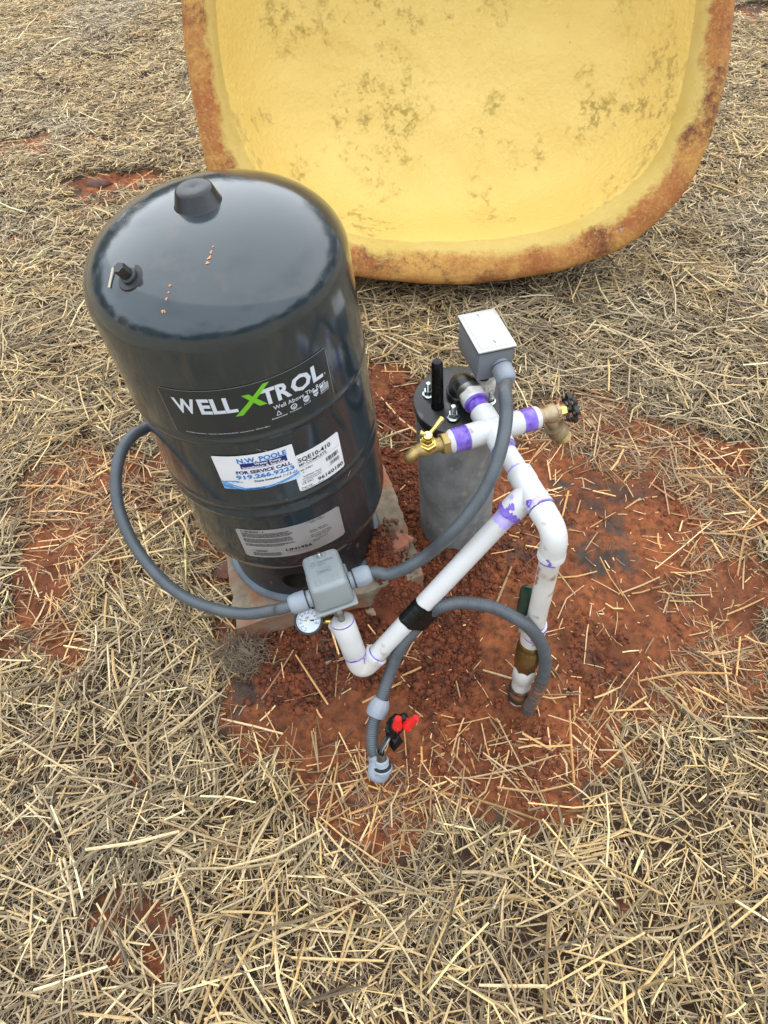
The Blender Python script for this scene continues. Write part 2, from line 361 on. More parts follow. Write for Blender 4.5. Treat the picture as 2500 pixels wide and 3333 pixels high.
fa_ = g.data.color_attributes.new('field', 'FLOAT_COLOR', 'POINT'); fc_ = np.ones((len(Xf), 4), np.float32); fc_[:, :3] = fl_[:, None]; fa_.data.foreach_set('color', fc_.ravel())
tag(g, 'red clay ground with bare crumbly patches', None, None, 'structure')
from bisect import bisect
def gz(x, y):
    i = np.clip(np.searchsorted(gx, x)-1, 0, nx-2); j = np.clip(np.searchsorted(gy, y)-1, 0, ny-2)
    return hz[idx[i, j]]
# ------------------------------------------------------------------ slab frame (needed for straw exclusion)
SA = np.array([-.315, .718]); se1 = np.array([math.cos(rad(13)), math.sin(rad(13))]); se2 = np.array([-se1[1], se1[0]]); SL = .405
def inslab(x, y, mg=.0):
    a = (x-SA[0])*se1[0]+(y-SA[1])*se1[1]; c = (x-SA[0])*se2[0]+(y-SA[1])*se2[1]
    return (a > -mg) & (a < SL+mg) & (c > -mg) & (c < SL+mg)
# ------------------------------------------------------------------ straw
sm, n, b = new_mat('dry_straw')
at = n.nodes.new('ShaderNodeAttribute'); at.attribute_name = 'tint'
tcg = n.nodes.new('ShaderNodeTexCoord')
var = gr(gn(160, 3), .3, .7, .75, 1.12)
mm = n.nodes.new('ShaderNodeVectorMath'); mm.operation = 'SCALE'; n.links.new(at.outputs['Color'], mm.inputs[0]); n.links.new(var, mm.inputs['Scale'])
n.links.new(mm.outputs[0], b.inputs['Base Color']); b.inputs['Roughness'].default_value = .5; b.inputs['Specular IOR Level'].default_value = .35
def straws(name, x, y, L, Wd, yaw, lift, pitch, colr, kink, flat=.55):
    n_ = len(x); z0 = gz(x, y)+lift
    dx, dy = np.cos(yaw), np.sin(yaw); k = np.clip(kink, -.8, .8)
    d1 = np.stack([dx*np.cos(pitch), dy*np.cos(pitch), np.sin(pitch)], 1)
    y2 = yaw+k; d2 = np.stack([np.cos(y2), np.sin(y2), np.sin(-pitch)*.6], 1)
    mid = np.stack([x, y, z0], 1); a = mid-d1*(L*.5)[:, None]; c = mid+d2*(L*.5)[:, None]
    for e in (a, c): e[:, 2] = np.maximum(e[:, 2], gz(e[:, 0], e[:, 1])+.0008)
    nx_ = np.stack([-np.sin(yaw+k/2), np.cos(yaw+k/2), np.zeros(n_)], 1); up = np.array([0, 0, 1.])
    tilt = rng.uniform(-.8, .8, n_)
    sx = nx_*np.cos(tilt)[:, None]+up*np.sin(tilt)[:, None]; sz = -nx_*np.sin(tilt)[:, None]+up*np.cos(tilt)[:, None]
    V = np.empty((n_, 3, 3, 3))
    for i, (p, wf) in enumerate(((a, .9), (mid, 1.), (c, .75))):
        w_ = (Wd*.5*wf)[:, None]
        V[:, i, 0] = p-sx*w_; V[:, i, 1] = p+sz*w_*flat*1.6; V[:, i, 2] = p+sx*w_
    base = (np.arange(n_)*9)[:, None]
    q = np.array([[0, 1, 4, 3], [1, 2, 5, 4], [3, 4, 7, 6], [4, 5, 8, 7]])
    Q = (base[:, :, None]+q[None]).reshape(-1, 4)
    C = np.repeat(colr, 9, axis=0)
    return bigmesh(name, V.reshape(-1, 3), Q, sm, C)
PAL = np.array([(.66, .51, .27), (.55, .40, .20), (.62, .51, .32), (.42, .33, .19), (.27, .21, .135), (.46, .39, .26), (.78, .65, .40), (.31, .245, .165), (.16, .12, .08)])
def scatter(n_, dmin_mode, ymax=5.4):
    y = rng.uniform(0, 1, n_); y = -.25+(ymax+.25)*y**.92
    hw = .95+.52*np.maximum(y, 0)+.35
    x = rng.uniform(-1, 1, n_)*hw; keep = rng.uniform(0, 1, n_) < hw/(.95+.52*ymax+.35); x, y = x[keep], y[keep]
    return x, y
def colours(x, y, reddish):
    n_ = len(x); p = rng.dirichlet([1]*1, n_) ; i = rng.choice(len(PAL), n_, p=[.16, .16, .14, .12, .10, .12, .07, .08, .05])
    c = PAL[i].copy(); big = N3.fbm(x, y, 2.2, 3)
    grey = np.clip((big-.46)*5, 0, 1)[:, None]*(.22+.22*np.clip((y[:, None]-.9)/1.2, 0, 1)); lum = c.mean(1, keepdims=True)
    c = c*(1-grey)+np.hstack([lum*1.02, lum*.97, lum*.82])*grey
    c *= rng.uniform(.68, 1.15, (n_, 1))*np.array([1.10, 1.0, .86]); r_ = reddish[:, None]
    c = c*(1-r_)+c*np.array([1.05, .72, .52])*r_
    return c
# matted layer
def clumps(nc, lo, hi, sp, ja, ymax=5.4):
    cx, cy = scatter(nc, 0, ymax); k = rng.integers(lo, hi, len(cx)); a = np.repeat(rng.uniform(0, 6.3, len(cx)), k)
    x = np.repeat(cx, k)+rng.normal(0, sp, k.sum()); y = np.repeat(cy, k)+rng.normal(0, sp, k.sum()); return x, y, a+rng.normal(0, ja, k.sum())
x1, y1 = scatter(310000, 0); a1 = rng.uniform(0, 6.3, len(x1)); x2, y2, a2 = clumps(47000, 5, 16, .022, .22)
x, y, yaw = np.r_[x1, x2], np.r_[y1, y2], np.r_[a1, a2]; d = density(x, y)
ok = (rng.uniform(0, 1, len(x)) < d**1.25) & ~inslab(x, y, .012) & (np.hypot(x-.165, y-.965) > .098)
x, y, d, yaw = x[ok], y[ok], d[ok], yaw[ok]; n_ = len(x)
L = np.clip(rng.lognormal(math.log(.040), .5, n_), .010, .13)*(1-.35*np.clip((y-1.6)/1.5, 0, 1)); Wd = rng.uniform(.0014, .0045, n_)
fineg = rng.uniform(0, 1, n_) < .30; Wd[fineg] *= .45
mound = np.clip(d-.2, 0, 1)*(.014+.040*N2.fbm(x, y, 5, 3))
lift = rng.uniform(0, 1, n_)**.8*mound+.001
red = np.clip((.85-d)*1.7, 0, .85)*rng.uniform(.3, 1, n_)
cc = colours(x, y, red)
depthf = (lift/(mound+.001))[:, None]; cc *= .30+.86*depthf**1.4; cc *= 1+.12*np.clip((y[:, None]-1.8)/1., 0, 1)      # shade between stalks painted into the tint: darker low in the mat
long_ = rng.uniform(0, 1, n_) < np.where(y > 2, .006, .035); L[long_] = rng.uniform(.07, .19, long_.sum()); Wd[long_] = rng.uniform(.0034, .0058, long_.sum())
lift[long_] = mound[long_]*rng.uniform(.9, 1.2, long_.sum())+.003; cc[long_] *= 1.15
print('straw', n_)
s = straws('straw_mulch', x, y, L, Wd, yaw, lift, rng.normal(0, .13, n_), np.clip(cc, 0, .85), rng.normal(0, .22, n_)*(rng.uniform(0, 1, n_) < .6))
tag(s, 'matted dry straw mulch covering the ground', 'straw', None, 'stuff')
x, y = scatter(230000, 0); d = density(x, y); big = N1.fbm(x, y, 3.5, 3)
ok = (rng.uniform(0, 1, len(x)) < np.clip((big-.38)*4, 0.05, 1)*(d > .2)*(1-.8*np.clip((y-1.8)/1.2, 0, 1))) & ~inslab(x, y, .012) & (np.hypot(x-.165, y-.965) > .1); x, y, d = x[ok], y[ok], d[ok]; n_ = len(x)
mound = np.clip(d-.2, 0, 1)*(.014+.040*N2.fbm(x, y, 5, 3))
cc = colours(x, y, np.full(n_, .05))*.72; cc = cc*.5+cc.mean(1, keepdims=True)*np.array([.52, .49, .40])
s = straws('dead_grass', x, y, rng.uniform(.02, .07, n_), rng.uniform(.0006, .0013, n_), rng.uniform(0, 6.3, n_), mound*rng.uniform(.5, 1.15, n_)+.002, rng.normal(0, .2, n_), cc, rng.normal(0, .55, n_))
tag(s, 'fine grey dead grass fibres tangled in the straw', 'grass', None, 'stuff')
# loose stalks lying on bare clay
x, y = scatter(130000, 0, 3.2); d = density(x, y)
ok = (d < .5) & (rng.uniform(0, 1, len(x)) < np.where(d < .1, .03, np.where(d < .3, .14, .08))) & ~inslab(x, y, .01) & (np.hypot(x-.165, y-.965) > .12); x, y, d = x[ok], y[ok], d[ok]; n_ = len(x)
L = np.clip(rng.lognormal(math.log(.060), .65, n_), .01, .22); Wd = rng.uniform(.0018, .0052, n_); Wd[L < .03] *= .7
cc = colours(x, y, rng.uniform(.1, .75, n_))*1.12
s = straws('loose_straw', x, y, L, Wd, rng.uniform(0, 6.3, n_), .002+rng.uniform(0, .006, n_), rng.normal(0, .05, n_), cc, rng.normal(0, .35, n_)*(rng.uniform(0, 1, n_) < .3))
tag(s, 'loose straw stalks scattered over the bare red clay', 'straw', None, 'stuff')
# chaff and husks
x, y = scatter(60000, 0, 2.6); d = density(x, y)
ok = (d < .7) & (rng.uniform(0, 1, len(x)) < .10) & ~inslab(x, y, .01); x, y = x[ok], y[ok]; n_ = len(x)
cc = colours(x, y, rng.uniform(0, .5, n_))*1.25
s = straws('chaff', x, y, rng.uniform(.005, .012, n_), rng.uniform(.0014, .003, n_), rng.uniform(0, 6.3, n_), np.full(n_, .002), rng.normal(0, .1, n_), cc, np.zeros(n_))
tag(s, 'tiny pale husks and chaff on the clay', 'chaff', None, 'stuff')
# soil clods
def ico(sub=1):
    bm = bmesh.new(); bmesh.ops.create_icosphere(bm, subdivisions=sub, radius=1)
    V = np.array([v.co[:] for v in bm.verts]); Fc = np.array([[v.index for v in f.verts] for f in bm.faces]); bm.free(); return V, Fc
iv, ifc = ico(2)
iv1, ifc1 = ico(1)
def clods(name, x, y, s_, mt, sink=.35, iv=iv, ifc=ifc, zz=None):
    n_ = len(x); R = rng.normal(0, 1, (n_, 3, 3)); Q_, _ = np.linalg.qr(R)
    sc = rng.uniform(.55, 1.1, (n_, 1, 3)); jig = 1+rng.uniform(-.34, .30, (n_, len(iv), 1))
    V = (iv[None]*jig*sc)@Q_*s_[:, None, None]; V += np.stack([x, y, (gz(x, y) if zz is None else zz)+s_*sink], 1)[:, None]
    Fq = (ifc[None]+(np.arange(n_)*len(iv))[:, None, None]).reshape(-1, 3)
    return bigmesh(name, V.reshape(-1, 3), Fq, mt, smooth=True, k=3)
M['clod'] = mat('clay_clod', (.21, .054, .018), .9, c2=(.075, .025, .011), scale=30, bump=.5, bscale=200, detail=8)
xa = rng.uniform(-.6, 1.2, 420000); ya = rng.uniform(.3, 1.6, 420000)
cm = softmask(xa, ya, [CRUMB], .12); near_c = np.exp(-((np.hypot(xa-.165, ya-.965)-.09)/.03)**2)
pt = N3.fbm(xa, ya, 7, 3)
ok = (rng.uniform(0, 1, len(xa)) < np.maximum(cm*.75, near_c*.7)+.16*np.clip((pt-.48)*6, 0, 1)*(density(xa, ya) < .3)) & ~inslab(xa, ya, -.002) & (np.hypot(xa-.165, ya-.965) > .082); xa, ya = xa[ok], ya[ok]
print('clods', len(xa))
sz = np.clip(rng.lognormal(math.log(.0018), .60, len(xa)), .0008, .011); bigc = sz > .0042
me_ = clods('soil_clods', xa[~bigc], ya[~bigc], sz[~bigc], M['clod'], iv=iv1, ifc=ifc1); tag(me_, 'fine crumbs of dark red clay', 'soil', None, 'stuff')
o = clods('soil_clods', xa[bigc], ya[bigc], sz[bigc], M['clod'])
tag(o, 'larger crumbly dark red clay clods around the slab and pipes', 'soil', None, 'stuff')
# ------------------------------------------------------------------ tank
TR = .1953
def TW(p): p = np.asarray(p, float).reshape(-1, 3); return TBASE+p[:, :1]*TX+p[:, 1:2]*TY+p[:, 2:]*TZ
def Tcyl(s, z, off=.0006):   # s = arc length (0 facing -Y), z = height on the tank
    s = np.asarray(s, float); z = np.asarray(z, float); th = s/TR; r = TR+off
    return TW(np.stack([r*np.sin(th), -r*np.cos(th), z+0*th], 1))
tank = thing('pressure_tank', 'tall dark grey glossy water pressure tank standing on a concrete slab', 'pressure tank', TBASE)
prof = []
for a in np.linspace(90, 0, 26): prof.append((TR*math.cos(rad(a))**.86 if a < 90 else 0., .69+.1*math.sin(rad(a))))
zz = [.60, .54, .530, .527, .5235, .520, .5165, .512, .45, .375, .372, .369, .366, .363, .359, .352, .345, .341, .337, .333, .328, .32, .26, .20]
def bead(z):
    r = TR
    for c, h, wd in ((.5222, .0022, .0035), (.3665, .0024, .0035), (.352, -.0020, .006), (.3375, .0018, .004)): r += h*math.exp(-((z-c)/wd)**2)
    return r
prof += [(bead(z), z) for z in zz]
for a in np.linspace(0, 80, 14)[1:]: prof.append((TR*math.cos(rad(a))**.7, .20-.115*math.sin(rad(a))))
V, Fc = lathe([(r, h) for r, h in prof], (0, 0, 0), (0, 0, 1), 128, cap=False); obj('tank_body', TW(V), Fc, 'tank', tank, ang=60)
# stand with a pipe hole
nth, nzq = 480, 44; zs = np.linspace(.122, .006, nzq); ths = np.arange(nth)/nth*2*math.pi
V = [(.157*math.sin(t), -.157*math.cos(t), z) for z in zs for t in ths]; Fc = []
for i in range(nzq-1):
    for j in range(nth):
        t = (ths[j]+math.pi) % (2*math.pi)-math.pi; z = (zs[i]+zs[i+1])/2
        if ((t*.157+.014)/.030)**2+((z-.066)/.027)**2 < 1: continue
        q = (j+1) % nth; Fc.append((i*nth+j, i*nth+q, (i+1)*nth+q, (i+1)*nth+j))
obj('stand', TW(V), Fc, 'stand', tank)
V, Fc = lathe([(.156, .012), (.166, .010), (.169, .006), (.169, .002), (.16, .001), (.150, .001), (.150, .006)], (0, 0, 0), (0, 0, 1), 96, cap=False); obj('stand_lip', TW(V), Fc, 'lip', tank)
V, Fc = lathe([(0, .115), (.1, .112), (.145, .10), (.155, .09)], (0, 0, 0), (0, 0, 1), 48, cap=False); obj('stand_plate', TW(V), Fc, 'blackdull', tank)
V, Fc = lathe([(.033, -.006), (.0335, .001), (.032, .003), (.0262, .0205), (.0240, .0235), (.020, .0245), (.006, .0235), (0, .0225)], (0, 0, .788), (0, 0, 1), 48, cap=False); obj('top_cap', TW(V), Fc, 'black', tank)
vp = np.array([-.092, -.106, .7565]); vn = nrm([-.30, -.28, .85])
V, Fc = lathe([(.0200, -.004), (.0200, .004), (.0185, .006), (.0115, .0062), (.0115, .0105), (.009, .012)], vp, vn, 40); vw = obj('valve_washer', TW(V), Fc, 'blackdull', tank)
V, Fc = lathe([(.0088, .008), (.0088, .026), (.0076, .0285)], vp, vn, 24, sq=hexsq()); obj('valve_cap', TW(V), Fc, 'black', vw)
# orange mud drops, bit of straw and smear on the dome
def domept(xl, yl, off=.0008):
    ca_ = min(1, math.hypot(xl, yl)/TR)**(1/.86); return np.array([xl, yl, .69+.1*math.sqrt(1-ca_*ca_)+off])
for (cx, cy, L_, W_, a) in ((.017, -.106, .008, .0035, 1.2), (.014, -.114, .010, .004, .8), (.011, -.121, .007, .005, .3), (-.040, -.140, .005, .004, 0), (-.043, -.147, .004, .003, 0), (-.047, -.153, .005, .004, .5), (-.055, -.163, .005, .004, 0), (-.052, -.164, .003, .004, 0), (.02, -.098, .004, .003, 1)):
    k = 14; pts = []; 
    for i in range(k):
        t = i/k*2*math.pi; rr = 1+.25*math.sin(3*t+cx*900); u_, v_ = L_*math.cos(t)*rr*.36, W_*math.sin(t)*rr*.36
        pts.append(domept(cx+u_*math.cos(a)-v_*math.sin(a), cy+u_*math.sin(a)+v_*math.cos(a)))
    obj('mud_splash', TW(np.array(pts+[domept(cx, cy, .0016)])), [(i, (i+1) % k, k) for i in range(k)], 'mud', tank)

sp0 = TW([domept(-.126, -.102, .002)])[0]; sp1 = TW([domept(-.119, -.086, .003)])[0]
o = obj('straw_bit', *rbox((sp0+sp1)/2, *[frame(sp1-sp0)[k] for k in (0, 1, 2)], .003, .0012, np.linalg.norm(sp1-sp0)+.006, 0), mat('straw_bit', (.5, .42, .3), .6), None)
tag(o, 'short pale bit of straw lying on the tank dome beside the valve', 'straw')
# labels ---------------------------------------------------------------
def sheet(name, s0, s1, z0, z1, mt, off=.0007, rc=.003, par=tank, slant=0, rot=0.):
    k = 40; V = []; Fc = []
    xs = np.linspace(s0, s1, k)
    for i, x_ in enumerate(xs):
        c = 0.
        e = min(x_-s0, s1-x_)
        if e < rc: c = rc-math.sqrt(max(0, rc*rc-(rc-e)**2))
        dz = rot*(x_-s0)
        V += [(x_, z0+c+dz), (x_, z1-c+dz)]
    V = np.array(V); Fc = [(2*i, 2*i+2, 2*i+3, 2*i+1) for i in range(k-1)]
    return obj(name, Tcyl(V[:, 0], V[:, 1], off), Fc, mt, par)
def ink(name, items, mt, par, off=.0012):
    mb = MB()
    for (V, Fc), s_, z_ in items: 
        V = np.asarray(V); mb.add(np.c_[V[:, 0]+s_, V[:, 1]+z_, V[:, 0]*0], Fc)
    A = np.array(mb.v); return obj(name, Tcyl(A[:, 0], A[:, 1], off), mb.f, mt, par, smooth=False)
def rect(x0, y0, x1, y1):
    k = max(1, int(abs(x1-x0)/.006)); xs = np.linspace(x0, x1, k+1)
    V = np.array([(a, c) for a in xs for c in (y0, y1)]); return (V, [(2*i, 2*i+2, 2*i+3, 2*i+1) for i in range(k)])
def pl(*pts):   # convex polygon
    return (np.array(pts, float), [tuple(range(len(pts)))])
def bq(a, b_, c, d_, n_=12):   # subdivided quad
    a, b_, c, d_ = map(np.array, (a, b_, c, d_)); V = []
    for i in range(n_+1):
        for k in range(7): u_, v_ = i/n_, k/6; V.append(a*(1-u_)*(1-v_)+b_*(1-u_)*v_+c*u_*v_+d_*u_*(1-v_))
    return (np.array(V), [(i*7+k, (i+1)*7+k, (i+1)*7+k+1, i*7+k+1) for i in range(n_) for k in range(6)])
def ring(cx, cy, r, w_, k=24):
    t = np.arange(k)/k*2*math.pi; V = np.r_[np.c_[cx+r*np.cos(t), cy+r*np.sin(t)], np.c_[cx+(r-w_)*np.cos(t), cy+(r-w_)*np.sin(t)]]
    return (V, [(i, (i+1) % k, k+(i+1) % k, k+i) for i in range(k)])
# brand label
bl = sheet('brand_label', -.1085, .151, .5330, .6275, 'darklabel', rc=.006)
ink('label_border', [(rect(-.106, .6262, .148, .6267), 0, 0), (rect(-.1083, .54, -.1078, .622), 0, 0), (rect(.1500, .54, .1505, .622), 0, 0)], M['greylabel'], bl, .0009)
ink('lettering', [(fit_text('W', .034, .0285, bold=.03), -.0905, .5835), (fit_text('ELL', .054, .0285, bold=.035), -.052, .5835),
    (fit_text('TR', .044, .0285, bold=.035), .0375, .5835), (fit_text('O', .0335, .0285, bold=.035), .0825, .5835), (fit_text('L', .019, .0285, bold=.035), .118, .5835),
    (fit_text('Well Above The Rest', .088, .0078, bold=.008), .050, .5690), (ring(.1405, .5855, .0015, .0005, 10), 0, 0)], M['inkwhite'], bl)
ink('green_x', [(bq((.0120, .6105), (.0225, .6105), (.0440, .5850), (.0330, .5850)), 0, 0)], M['green_ink'], bl, .0014)
ink('green_stroke', [(bq((-.0045, .5745), (.0065, .5745), (.0545, .6225), (.0455, .6225)), 0, 0)], M['green_ink'], bl, .0017)
it = [(fit_text('Antimicrobial', .024, .0030, bold=.01), .043, .5515), (fit_text('Turbulator', .020, .0030, bold=.01), .071, .5520),
      (ring(.0795, .5610, .0052, .0016), 0, 0), (ring(.0795, .5600, .0022, .001), 0, 0), (ring(.101, .5635, .0055, .0055), 0, 0), (rect(.0955, .5535, .1065, .5540), 0, 0), (rect(.0955, .5565, .1065, .5570), 0, 0), (rect(.0955, .5535, .0960, .5570), 0, 0), (rect(.1060, .5535, .1065, .5570), 0, 0),
      (pl((.0515, .5565), (.0595, .5565), (.0590, .5575), (.0520, .5575)), 0, 0), (pl((.0515, .5565), (.0525, .5565), (.0560, .5650), (.0550, .5650)), 0, 0), (pl((.0585, .5565), (.0597, .5565), (.0562, .5650), (.0552, .5650)), 0, 0),
      (bq((.1130, .5690), (.1140, .5600), (.1222, .5600), (.1230, .5690)), 0, 0), (bq((.1140, .5600), (.1178, .5565), (.1182, .5565), (.1222, .5600)), 0, 0),
      (fit_text('MADE IN USA', .0165, .0022, bold=.01), .1265, .5545), (rect(.1265, .5650, .1335, .5695), 0, 0)]
for i in range(7): it.append((rect(.1265 if i < 4 else .1342, .5580+i*.0017, .1430, .5589+i*.0017), 0, 0))
it += [(fit_text('Worthington Industries Inc. - Amtrol Inc., West Warwick, RI USA   www.amtrol.com   9086-625 (08/21)', .128, .0022, bold=.006), -.0905, .5410)]
ink('small_print', it, M['inkwhite'], bl)
ink('badge_marks', [(fit_text('NSF', .0085, .0034, bold=.02), .0968, .5620), (rect(.1128, .5635, .1232, .5650), 0, 0), (rect(.1150, .5600, .1210, .5606), 0, 0)], M['darklabel'], bl, .0017)
# product label (under the service sticker)
pb = sheet('product_label', .0520, .1415, .3790, .4630, 'white', .0008, rc=.004)
it = [(fit_text('SQE10-410', .060, .0095, bold=.02), .0625, .4455), (fit_text('MP COMPLETE', .050, .0060, bold=.01), .0625, .4368), (rect(.0615, .4340, .139, .4344), 0, 0),
      (fit_text('00-240V', .022, .0040, bold=.005), .0620, .4250), (fit_text('A', .003, .0034), .0645, .4195), (fit_text('96160180', .052, .0085, bold=.02), .0865, .3860),
      (fit_text('WARNING:  Cancer', .033, .0034, bold=.01), .0635, .4090), (fit_text('and Reproductive Harm', .035, .0032, bold=.004), .0610, .4045), (fit_text('www.P65Warnings.ca.gov', .035, .0032, bold=.004), .0610, .4002),
      (fit_text('C\u20ac EAC', .020, .0050, bold=.005), .0590, .3938), (fit_text('7kg/16lb', .020, .0030, bold=.01), .0555, .3848), (fit_text('P2 2407 Made in Mexico', .042, .0026, bold=.005), .0555, .3806)]
def bars(s0, s1, z0, z1, seed):
    r = random.Random(seed); x_ = s0; out = []
    while x_ < s1:
        w_ = r.choice((.0003, .0005, .0009)); out.append((rect(x_, z0, min(x_+w_, s1), z1), 0, 0)); x_ += w_+r.choice((.0004, .0006, .0009))
    return out
it += bars(.108, .134, .4180, .4270, 3)+bars(.114, .134, .4060, .4130, 4)+[(fit_text('5 700314 906180', .017, .0016), .112, .4160), (fit_text('(240) 96160180 0000', .024, .0016), .110, .4040)]
ink('print', it, M['inkblack'], pb, .0013)
# service sticker
sb = sheet('service_sticker', -.0660, .0605, .4135, .4925, 'white', .0016, rc=.001)
ink('company_name', [(fit_text('N.W. POOLE', .077, .0105, bold=.035), -.0280, .4760)], M['blue'], sb, .0022)
pillv = rect(-.0255, .4618, .0475, .4745)
ink('banner', [(pillv, 0, 0)], M['navy'], sb, .0020)
ink('banner_text', [(fit_text('Water Pump', .042, .0050, bold=.025), -.0035, .4690), (fit_text('Installation & Service', .066, .0048, bold=.025), -.0225, .4630)], M['white'], sb, .0025)
ink('call_text', [(fit_text('FOR SERVICE CALL', .088, .0075, bold=.035), -.0360, .4505), (fit_text('Date Installed', .042, .0050, bold=.025), -.0120, .4290), (rect(.0325, .4290, .0585, .4293), 0, 0), (fit_text('1-13-26', .024, .0055, shear=.35), .0335, .4298)], M['navy'], sb, .0022)
ink('phone_number', [(fit_text('919.266.9223', .093, .0092, bold=.035), -.0385, .4385)], M['blue'], sb, .0022)
def wave(top, bot, s0, s1, k=26):
    xs = np.linspace(s0, s1, k); V = []
    for q in xs: V += [(q, bot(q)), (q, top(q))]
    return (np.array(V), [(2*i, 2*i+2, 2*i+3, 2*i+1) for i in range(k-1)])
wt = lambda q: .4165+.013*max(0, (q-.005)/.055)**1.3+.019*max(0, (-.03-q)/.036)**1.1
ink('wave_art', [(wave(wt, lambda q: .4138 if q < .0 else wt(q)-.0055-.0*q, -.0655, .0600), 0, 0)], M['paleblue'], sb, .0019)
ink('wave_lines', [(wave(lambda q: wt(q)-.001, lambda q: wt(q)-.0021-.0008*math.sin(q*500), -.0645, .0600), 0, 0), (wave(lambda q: wt(q)-.004-.006*max(0, (-.03-q)/.036), lambda q: wt(q)-.0052-.009*max(0, (-.03-q)/.036), -.0645, .0600), 0, 0),
    (wave(lambda q: .4345-.10*(q+.048)**2/.018, lambda q: .4325-.10*(q+.048)**2/.018, -.060, -.036, 12), 0, 0)], M['blue'], sb, .0021)
ink('wave_foam', [(wave(lambda q: .4315+.0012*math.sin(q*900), lambda q: .4300, -.048, -.030, 16), 0, 0)], M['paleblue'], sb, .0024)
ink('pale_water', [(wave(lambda q: wt(q)-.0056, lambda q: .4138, .012, .0600), 0, 0)], mat('pale_water_ink', (.55, .72, .86), .4), sb, .0018)
# warning label
wl = sheet('warning_label', -.0820, .1110, .2130, .2985, 'greylabel', .0008, rc=.004)
it = []; r = random.Random(5)
def lines(s0, s1, z, h=.0013):
    q = s0
    while q < s1-.002:
        w_ = r.uniform(.002, .007); e = min(q+w_, s1); it.append((rect(q, z, e, z+h), 0, 0)); q = e+r.uniform(.0006, .0012)
for i in range(15):
    z = .2865-i*.0027
    if i in (5, 11): continue
    lines(-.073, .018-(r.random()*.006 if i < 14 else .02), z)
for i in range(4): lines(-.065, -.013, .2270-i*.0027)
it += [(fit_text('WARNING', .022, .0036, bold=.03), -.062, .2915), (fit_text('CAUTION', .020, .0036, bold=.03), -.058, .2325), (fit_text('UN1956', .048, .0078, bold=.03), -.003, .2290), (fit_text('compressed gas n.o.s.', .038, .0024, bold=.01), -.001, .2240),
       (fit_text('DOT SP-11986', .028, .0024, bold=.01), .046, .2950), (fit_text('SERIAL NUMBER', .028, .0024, bold=.01), .053, .2915), (fit_text('MODEL / PART NO.', .032, .0028, bold=.015), .048, .2685), (fit_text('WX-202 / WX202-G', .034, .0028, bold=.015), .048, .2640),
       (fit_text('MFG DATE  03-20-2025', .038, .0026, bold=.01), .048, .2560), (fit_text('MAX WORKING / RELIEF', .040, .0026, bold=.01), .048, .2515), (fit_text('150 PSI / 165 PSI', .028, .0026, bold=.01), .054, .2475), (fit_text('TEST PRESSURE', .030, .0026, bold=.01), .048, .2410), (fit_text('180 PSI', .013, .0026, bold=.01), .048, .2370)]
for (a, c, e, f) in ((-.0665, .2905, -.037, .2963), (-.0625, .2315, -.0365, .2370)):
    it += [(rect(a, c, e, c+.0003), 0, 0), (rect(a, f, e, f+.0003), 0, 0), (rect(a, c, a+.0003, f), 0, 0), (rect(e, c, e+.0003, f), 0, 0)]
for q in (-.0735, -.0655, -.0340): it.append((pl((q, .2918), (q+.0045, .2918), (q+.00225, .2955)), 0, 0))
ink('print', it, M['inkblack'], wl, .0013)
# little chalky scratches
for it_ in [(pl((.008, .5022), (.014, .4975), (.0135, .4968), (.0075, .5018)), 0, 0), (pl((.016, .4972), (.0215, .4945), (.024, .4915), (.020, .4935)), 0, 0), (pl((.143, .3495), (.150, .3560), (.1503, .3550), (.1435, .3480)), 0, 0), (pl((.150, .3555), (.1508, .3600), (.1512, .3590), (.1507, .3550)), 0, 0),
   (pl((.0262, .3725), (.0275, .3735), (.0280, .3705)), 0, 0)]: ink('scratch', [it_], M['greylabel'], tank, .0012)
# ------------------------------------------------------------------ slab
sc_ = SA+se1*SL/2+se2*SL/2
slab = None
bm = bmesh.new(); kx = 44
tilt = np.array([TZ[0], TZ[1]])/TZ[2]
def slabtop(x_, y_): return TBASE[2]-(x_-TBASE[0])*tilt[0]-(y_-TBASE[1])*tilt[1]-.0015
V = []; Fc = []
for i in range(kx+1):
    for j in range(kx+1):
        a = i/kx*SL; c = j/kx*SL; e = min(i, kx-i, j, kx-j)
        jx, jy = (N1.fbm(np.array(a*7), np.array(c*7), 5, 3)-.5)*.012*(e == 0), (N2.fbm(np.array(a*7), np.array(c*7), 5, 3)-.5)*.012*(e == 0)
        p = SA+se1*(a+jx)+se2*(c+jy); z = slabtop(*p)-(.004 if e == 0 else 0)-(N3.fbm(np.array(a), np.array(c), 60, 3)-.5)*.002-.0012
        V.append((p[0], p[1], z))
I = lambda i, j: i*(kx+1)+j
for i in range(kx):
    for j in range(kx): Fc.append((I(i, j), I(i+1, j), I(i+1, j+1), I(i, j+1)))
bd = [I(i, 0) for i in range(kx)]+[I(kx, j) for j in range(kx)]+[I(kx-i, kx) for i in range(kx)]+[I(0, kx-j) for j in range(kx)]
base = len(V); nb = len(bd); levels = 4
for L_ in range(1, levels+1):
    for q, k in enumerate(bd):
        x_, y_, z = V[k]; w_ = (N1.fbm(np.array(q*.35), np.array(L_*.9), 1, 3)-.5)*.007
        dr = np.array([x_, y_])-sc_; dr = dr/np.linalg.norm(dr); V.append((x_+dr[0]*w_, y_+dr[1]*w_, z-.058*L_/levels))
for L_ in range(levels):
    for q in range(nb):
        a = bd[q] if L_ == 0 else base+(L_-1)*nb+q; c = bd[(q+1) % nb] if L_ == 0 else base+(L_-1)*nb+(q+1) % nb
        Fc.append((a, c, base+L_*nb+(q+1) % nb, base+L_*nb+q))
Fc.append(tuple(base+(levels-1)*nb+q for q in range(nb)))
slab = obj('concrete_slab', V, Fc, 'concrete', None, ang=50); tag(slab, 'square mud-stained concrete paver slab under the dark tank', 'slab')
